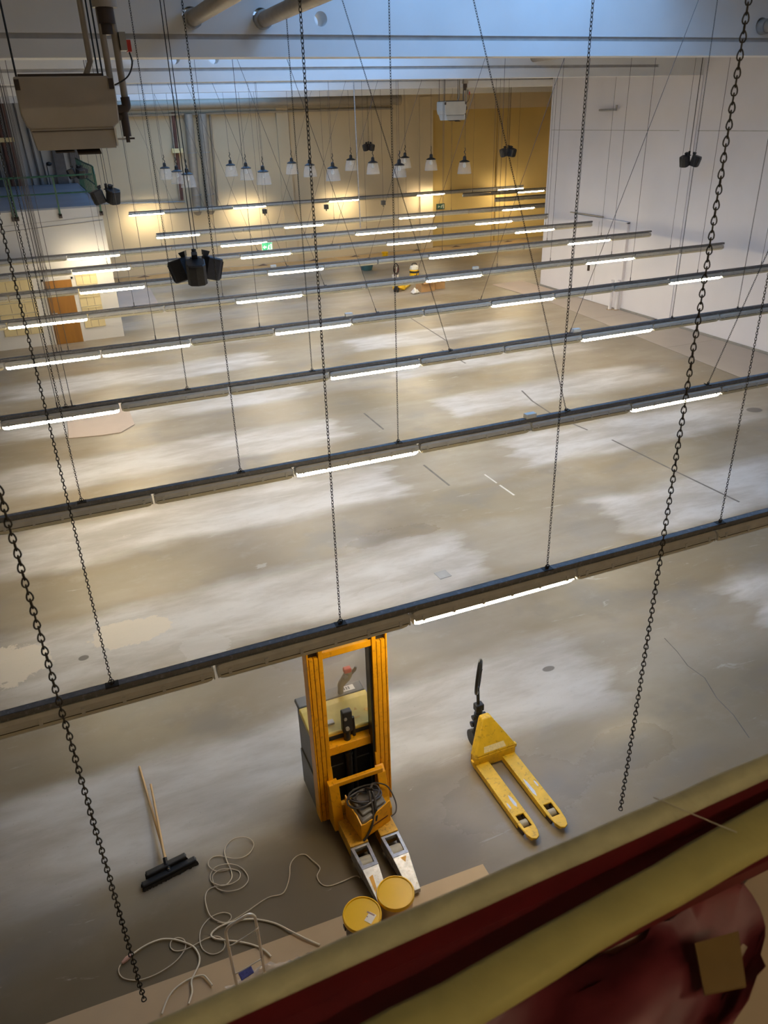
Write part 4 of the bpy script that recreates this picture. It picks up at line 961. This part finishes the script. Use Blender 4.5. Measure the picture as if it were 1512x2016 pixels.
# ------------------------------------------------------------------ cords and hose
A = [(1.507, 4.569), (1.474, 4.603), (1.352, 4.6), (1.224, 4.61), (1.159, 4.658), (1.146, 4.751), (1.199, 4.825), (1.155, 4.946), (1.115, 5.03), (1.034, 5.042), (0.955, 4.975), (0.911, 4.856), (0.847, 4.75), (0.788, 4.711), (0.681, 4.727), (0.581, 4.702), (0.463, 4.664), (0.35, 4.64), (0.275, 4.639), (0.208, 4.676), (0.149, 4.751), (0.134, 4.865), (0.145, 4.971), (0.192, 5.035), (0.284, 5.031), (0.384, 4.998), (0.459, 5.014), (0.491, 5.062), (0.483, 5.116), (0.422, 5.163), (0.335, 5.189), (0.259, 5.166), (0.242, 5.111), (0.251, 5.033), (0.305, 4.96), (0.377, 4.922), (0.477, 4.92), (0.549, 4.986), (0.539, 5.091), (0.486, 5.173), (0.395, 5.227), (0.295, 5.239), (0.238, 5.188), (0.224, 5.119), (0.248, 5.065), (0.316, 5.01), (0.37, 5.023), (0.413, 5.072), (0.422, 5.144), (0.411, 5.252), (0.408, 5.332), (0.417, 5.395), (0.457, 5.458), (0.528, 5.488), (0.62, 5.464), (0.681, 5.406), (0.691, 5.339), (0.636, 5.27), (0.554, 5.24), (0.475, 5.258), (0.404, 5.314), (0.35, 5.355), (0.29, 5.365), (0.246, 5.326), (0.24, 5.271), (0.269, 5.215), (0.323, 5.182), (0.402, 5.166)]
B = [(-0.586, 4.659), (-0.644, 4.621), (-0.66, 4.566), (-0.63, 4.499), (-0.542, 4.441), (-0.45, 4.419), (-0.34, 4.424), (-0.224, 4.458), (-0.145, 4.511), (-0.106, 4.567), (-0.109, 4.634), (-0.16, 4.674), (-0.212, 4.664), (-0.227, 4.613), (-0.193, 4.56), (-0.112, 4.537), (-0.024, 4.547), (0.067, 4.564), (0.152, 4.552), (0.2, 4.505), (0.209, 4.443), (0.177, 4.4), (0.118, 4.393), (0.066, 4.42), (0.022, 4.485), (0.017, 4.57), (0.042, 4.66), (0.098, 4.721), (0.164, 4.753), (0.254, 4.749), (0.312, 4.705), (0.31, 4.662), (0.26, 4.64), (0.193, 4.676)]
Cc = [(-0.57, 4.661), (-0.512, 4.686), (-0.41, 4.714), (-0.296, 4.714), (-0.202, 4.676), (-0.113, 4.607), (-0.041, 4.525), (-0.016, 4.433), (-0.03, 4.36), (-0.079, 4.288), (-0.117, 4.229), (-0.126, 4.143), (-0.168, 4.06)]
D = [(0.953, 4.099), (0.864, 4.196), (0.765, 4.316), (0.666, 4.446), (0.553, 4.536), (0.459, 4.585), (0.345, 4.615), (0.227, 4.624), (0.15, 4.608), (0.116, 4.572), (0.147, 4.524), (0.224, 4.473), (0.327, 4.414), (0.427, 4.341), (0.506, 4.249), (0.543, 4.168)]
Ee = [(-0.379, 4.069), (-0.325, 4.159), (-0.262, 4.219), (-0.174, 4.254), (-0.09, 4.262), (-0.024, 4.248), (0.004, 4.213), (0.036, 4.131)]
def cord(name, label, pts, r, m, cat='cable', lift=.0):
    zz = []
    P = [(x, y, r + .002 + (.008 if y < 4.33 else 0) + lift * (.5 + .5 * math.sin(i * 1.3))) for i, (x, y) in enumerate(pts)]
    return tag(build(name, MB().tube(spline(P, 5), r, 7), m, smooth=50), label, cat)
cord('extension_cord', 'thin beige extension cord in loops, running to the stacker leg', A, .0052, 'cable_beige', lift=.012)
cord('extension_cord', 'thin beige cord looping at the far left of the floor sheet', B, .005, 'cable_beige', lift=.004)
cw = thing('power_cable', 'thick white cable with pink connector, curving from the left chain', 'cable', (-.3, 4.4, 0))
build('cable', MB().tube(spline([(x, y, .013 + (.008 if y < 4.34 else 0)) for x, y in Cc], 5), .008, 8), 'cable_white', cw, 50)
build('connector', MB().tube([(-.545, 4.674, .014), (-.585, 4.655, .016), (-.625, 4.632, .014)], [.014, .02, .012], 8), 'connector', cw, 40)
cord('power_cable', 'thick white cable looping behind the chrome tube frame', D, .0085, 'cable_white', lift=.006)
cord('power_cable', 'short arched white cable lying on the floor sheet at the bottom left', Ee, .0075, 'cable_white', lift=.006)

# ------------------------------------------------------------------ cardboard, runners and sheets on the floor
tag(build('cardboard_sheet', MB().prism([(-1.5, 2.6), (2.6, 2.6), (2.62, 4.24), (1.3, 4.285), (.2, 4.32), (-1.12, 4.375), (-1.5, 4.38)], .001, .006), 'cardboard'), 'long tan cardboard sheet on the floor under the buckets', 'cardboard')
tag(build('cardboard_sheet', MB().prism([(-.40, 17.82), (.30, 17.67), (.72, 17.65), (1.08, 18.05), (1.08, 19.3), (.9, 20.2), (-.34, 20.25)], .002, .02), 'cardboard_pale', bevel=.004), 'pale pinkish cardboard sheet with a bent corner, on the floor below the third light row', 'cardboard')
fr_ = thing('floor_runner', 'greyish protective floor runner along the right wall', 'floor covering', (17.1, 18, 0))
for k, (y0, y1) in enumerate(((9, 13.4), (13.4, 17.4), (17.4, 21.4), (21.4, 25.4), (25.4, 28.0))):
    xe = lambda y: 15.75 + (y - 12.0) * .085
    build('sheet', MB().prism([(xe(y0), y0 + .01), (18.16, y0 + .01), (18.16, y1), (xe(y1), y1)], .001, .006), 'runner', fr_)
tp_ = thing('floor_paper', 'torn brown protective paper along the foot of the back wall', 'floor covering', (12, 37.9, 0))
random.seed(11)
xs = [2.5, 5.2, 7.9, 10.6, 13.3, 16.0, 18.7, 21.5, 24.5]
for a, b_ in zip(xs, xs[1:]):
    pts = [(a + .02, 37.15 - (a > 18) * .9 + random.uniform(-.15, .15)), ((a + b_) / 2, 37.2 - (a > 18) * .9 + random.uniform(-.2, .1)), (b_ - .02, 37.2 - (a > 18) * .9 + random.uniform(-.1, .1)), (b_ - .05, YB - .2), ((a + b_) / 2, YB - .3 - random.uniform(0, .3)), (a, YB - .2)]
    build('paper', MB().prism(pts, .002, .01), 'strip_tan', tp_)
    q = (a + b_) / 2 + random.uniform(-.6, .6)
    build('torn_flap', MB().add([(q - .3, YB - .7, .012), (q + .3, YB - .75, .012), (q + .1, YB - .5, .06)], [(0, 1, 2)]), 'bucket_dark', tp_)
tag(build('cardboard_sheet', MB().prism([(2.1, 31.7), (3.63, 31.8), (3.78, 36.1), (2.5, 36.3)], .002, .012), 'cardboard_pale'), 'pale cardboard sheet on the floor behind the office corner', 'cardboard')
tag(build('cardboard_sheet', MB().prism([(16.7, 25.9), (17.2, 24.9), (18.1, 25.2), (18.1, 28.3), (16.6, 28.2)], .007, .014), 'cardboard_pale'), 'pale cardboard sheet at the end of the right wall', 'cardboard')

# ------------------------------------------------------------------ chrome frame and film
cf = thing('tube_frame', 'chrome tubular frame with cross bar on the floor sheet', 'frame', (.32, 3.92, 0))
loop = [(.215, 3.90, .014), (.208, 3.90, .5), (.205, 3.90, .86), (.212, 3.90, .93), (.24, 3.90, .965), (.30, 3.90, .985), (.37, 3.90, 1.005), (.405, 3.90, 1.0), (.428, 3.90, .965), (.435, 3.90, .90), (.438, 3.90, .5), (.44, 3.90, .014)]
build('tube', MB().tube(spline(loop, 4), .012, 10), 'chrome', cf, 50)
build('cross_bar', MB().tube(spline([(.215, 3.90, .745), (.225, 3.885, .765), (.25, 3.88, .775), (.40, 3.88, .825), (.43, 3.885, .835), (.445, 3.90, .83)], 3), .006, 8), 'chrome', cf, 50)
build('lower_bar', MB().tube(spline([(.215, 3.90, .40), (.25, 3.88, .43), (.40, 3.88, .47), (.437, 3.90, .45)], 3), .005, 8), 'chrome', cf, 50)
build('foot', MB().cyl((.215, 3.90, .006), (.215, 3.90, .04), .016, 10).cyl((.44, 3.90, .006), (.44, 3.90, .04), .016, 10), 'black', cf, 40)

def crumple(name, poly_fn, nx, ny, m, amp, parent=None, seed=1, at=None):
    random.seed(seed); mb = MB(); vs_ = []
    for j in range(ny + 1):
        for i in range(nx + 1):
            x, y, z = poly_fn(i / nx, j / ny); vs_.append((x + random.uniform(-amp, amp) * .5, y + random.uniform(-amp, amp) * .5, z + random.uniform(0, amp)))
    fs = [(j * (nx + 1) + i, j * (nx + 1) + i + 1, (j + 1) * (nx + 1) + i + 1, (j + 1) * (nx + 1) + i) for j in range(ny) for i in range(nx)]
    mb.add(vs_, fs); return build(name, mb, m, parent, 60)
pb_ = thing('plastic_bag', 'crumpled clear plastic bag with blue print by the chrome frame', 'bag', (.45, 3.98, .006))
def bagf(u, v):
    x = .12 + .85 * u; y = 3.80 + .26 * v; return (x, y, .02 + .26 * math.sin(pi * v) * (.35 + .65 * math.sin(pi * min(1, u * 1.3)) ** 2))
crumple('film', bagf, 22, 10, 'plastic_film', .03, pb_, 5)
build('print', MB().obox((.30, 3.915, .33), (.055, .03, .012), .22, .5), 'blue_print', pb_, bevel=.006)

# ------------------------------------------------------------------ far things on the floor
def carton(label, x, y, rz, w_, d, h):
    t = thing('cardboard_box', label, 'box', (x, y, 0), 'cardboard boxes on the far floor')
    build('box', MB().obox((x, y, h / 2), (w_ / 2, d / 2, h / 2), rz), 'cardboard_box', t)
    c, s_ = math.cos(rz), math.sin(rz)
    for k in (-1, 1):
        cx, cy = x - s_ * k * (d * .5 + .06), y + c * k * (d * .5 + .06)
        build('flap', MB().obox((cx, cy, h - .03), (w_ / 2 - .02, .10, .006), rz, -.5 * k), 'cardboard_box', t)
    build('tape', MB().obox((x, y, h + .002), (w_ / 2, .03, .002), rz), 'tape', t)
    return t
carton('open brown cardboard box on the far floor, left of two', 13.72, 28.55, .1, .62, .45, .42)
carton('taller tan cardboard box on the far floor, right of two', 14.42, 28.75, -.15, .42, .4, .46)
vc = thing('vacuum_cleaner', 'yellow drum vacuum cleaner with pale top on the far floor', 'vacuum', (14.1, 30.4, 0))
build('drum', MB().lathe([(0, .08), (.19, .08), (.20, .12), (.20, .50), (.19, .53)], (14.1, 30.4, 0), 20), 'lid', vc, 40)
build('band', MB().lathe([(.203, .40), (.206, .41), (.206, .47), (.203, .48)], (14.1, 30.4, 0), 20).lathe([(.203, .12), (.206, .13), (.206, .17), (.203, .18)], (14.1, 30.4, 0), 20), 'black', vc, 40)
build('motor_head', MB().lathe([(.19, .53), (.2, .56), (.17, .66), (.10, .70), (0, .70)], (14.1, 30.4, 0), 20), 'white_box', vc, 40)
build('carry_handle', MB().tube(spline([(14.0, 30.4, .69), (14.02, 30.4, .77), (14.18, 30.4, .77), (14.2, 30.4, .69)], 4), .018, 8), 'black', vc, 40)
for q in range(4): build('castor', MB().cyl((14.1 + .17 * math.cos(q * pi / 2 + .7), 30.4 + .17 * math.sin(q * pi / 2 + .7), 0), (14.1 + .17 * math.cos(q * pi / 2 + .7), 30.4 + .17 * math.sin(q * pi / 2 + .7), .09), .03, 8), 'black', vc, 40)
tb = thing('tub', 'dark teal plastic tub on the far floor before the vacuum', 'tub', (13.45, 34.2, 0))
build('shell', MB().lathe([(0, .01), (.24, .01), (.33, .34), (.36, .35), (.36, .38), (.32, .37), (.23, .04), (0, .04)], (13.45, 34.2, 0), 24), 'blue_tub', tb, 40)
build('rim_handle', MB().tube(spline([(13.2, 33.96, .37), (13.3, 33.88, .42), (13.45, 33.86, .42), (13.5, 33.88, .37)], 4), .014, 6), 'white_box', tb, 40)
yb = thing('bucket', 'small yellow bucket by the foot of the back wall', 'bucket', (15.3, 36.4, 0))
build('body', MB().lathe([(0, 0), (.13, 0), (.17, .34), (.18, .35), (.165, .34), (.12, .02)], (15.3, 36.4, .01), 20), 'lid', yb, 40)
build('bail', MB().tube(spline([(15.13, 36.4, .34), (15.2, 36.3, .2), (15.4, 36.3, .2), (15.47, 36.4, .34)], 4), .008, 6), 'metal_grey', yb, 40)
def ragf(u, v): return (13.0 + .30 * u, 28.15 + .3 * v, .02 + .16 * math.sin(pi * u) * math.sin(pi * v))
rg = crumple('rag', ragf, 8, 8, 'rag', .05, None, 9); tag(rg, 'crumpled white rag on the floor left of the boxes', 'rag')
wbk = thing('tool_bucket', 'small white bucket holding red-handled tools beside the vacuum', 'bucket', (13.45, 30.9, 0))
build('body', MB().lathe([(0, 0), (.12, 0), (.15, .30), (.14, .30), (.11, .02)], (13.45, 30.9, 0), 16), 'rag', wbk, 40)
for q in range(3): build('tool', MB().tube([(13.42 + q * .04, 30.9, .1), (13.40 + q * .09, 30.88, .55 + .06 * q)], .02, 6), 'dark_red' if q != 1 else 'rag', wbk, 40)

# ------------------------------------------------------------------ gallery edge in front of the camera
ge = thing('gallery_rail', 'dark red steel channel with khaki padded lips across the bottom right corner', 'rail', (.3, .40, 5.5))
def strip(pts_far, pts_near, z1, h, n=26, wob=0., seed=2):
    random.seed(seed)
    def ip(p, x):
        for a, b_ in zip(p, p[1:]):
            if x <= b_[0]: break
        return a[1] + (b_[1] - a[1]) * (x - a[0]) / (b_[0] - a[0])
    x0, x1 = -4.0, 6.0; n = n * 4; vs_ = []; fs = []
    for k in range(n + 1):
        x = x0 + (x1 - x0) * k / n; yf = ip(pts_far, x) + random.uniform(-wob, wob); yn = ip(pts_near, x) + random.uniform(-wob, wob); zz = z1 + random.uniform(-wob, wob)
        e = min(.006, (yf - yn) * .3)
        vs_ += [(x, yn, zz - h), (x, yn, zz - e), (x, yn + e, zz), (x, yf - e, zz), (x, yf, zz - e), (x, yf, zz - h)]
    for k in range(n):
        for q in range(6): fs.append((k * 6 + q, k * 6 + (q + 1) % 6, (k + 1) * 6 + (q + 1) % 6, (k + 1) * 6 + q))
    fs.append(tuple(range(6))); fs.append(tuple(range(n * 6, n * 6 + 6))[::-1])
    return MB().add(vs_, fs)
farE = [(-1.2, .405), (-.1, .421), (.1, .426), (.38, .432), (.64, .437), (1.8, .455)]
nearE = [(-1.2, .381), (.06, .399), (.4, .406), (.61, .411), (1.8, .428)]
build('far_lip', strip(farE, nearE, 5.65, .010, 40, .0006), 'khaki', ge, 50)
build('web', MB().prism([(-4, .283), (6, .438), (6, .518), (-4, .363)], 5.585, 5.60).add([(-4, .3385, 5.59), (6, .5035, 5.59), (6, .5035, 5.646), (-4, .3385, 5.646)], [(0, 1, 2, 3)]), 'dark_red', ge)
farN = [(-1.2, .33), (.044, .348), (.199, .3555), (.314, .366), (.369, .3695), (.406, .3725), (.587, .3885), (1.8, .41)]
nearN = [(-1.2, .28), (.19, .312), (.335, .327), (.458, .334), (.537, .341), (1.8, .362)]
build('near_lip', strip(farN, nearN, 5.65, .014, 52, .0008, 5), 'khaki_yellow', ge, 50)
build('base', MB().prism([(-4, .323), (6, .478), (6, .520), (-4, .368)], 5.50, 5.59), 'dark_red', ge)
build('thread', MB().tube(spline([(.474, .434, 5.652), (.491, .40, 5.656), (.516, .362, 5.656)], 4), .0006, 5), 'thread', ge)
def sheetf(u, v):
    a = Vector((.08, .24)).lerp(Vector((.14, .395)), v); b_ = Vector((.40, .24)).lerp(Vector((.57, .395)), v)
    b_ = b_ + Vector((.07 * math.sin(pi * v), 0))
    p = a.lerp(b_, u); y = min(p.y + .012 * math.sin(u * 7), .381)
    return (p.x, y, 5.505 + .022 * abs(math.sin(u * 5 + v * 3)) + .012 * math.sin(u * 9 - v * 6))
sh = thing('plastic_sheet', 'crumpled maroon plastic sheet with brown tape on the beige ledge', 'sheet', (.36, .33, 5.5))
crumple('sheet', sheetf, 26, 14, 'maroon', .008, sh, 4)
build('tape', MB().add([(.462, .338, 5.548), (.512, .330, 5.548), (.478, .286, 5.545), (.436, .296, 5.545), (.462, .338, 5.545), (.512, .330, 5.545), (.478, .286, 5.542), (.436, .296, 5.542)], [(0, 1, 2, 3), (7, 6, 5, 4), (0, 1, 5, 4), (1, 2, 6, 5), (2, 3, 7, 6), (3, 0, 4, 7)]), 'tape', sh)
tag(build('loose_wire', MB().tube(spline([(.50, .36, 5.51), (.549, .373, 5.512), (.597, .391, 5.512), (.65, .40, 5.51)], 4), .0012, 5).tube(spline([(.50, .385, 5.51), (.545, .398, 5.512), (.60, .41, 5.51)], 4), .001, 5), 'bucket_dark'), 'two thin dark wires lying on the beige ledge behind the maroon sheet', 'wire')
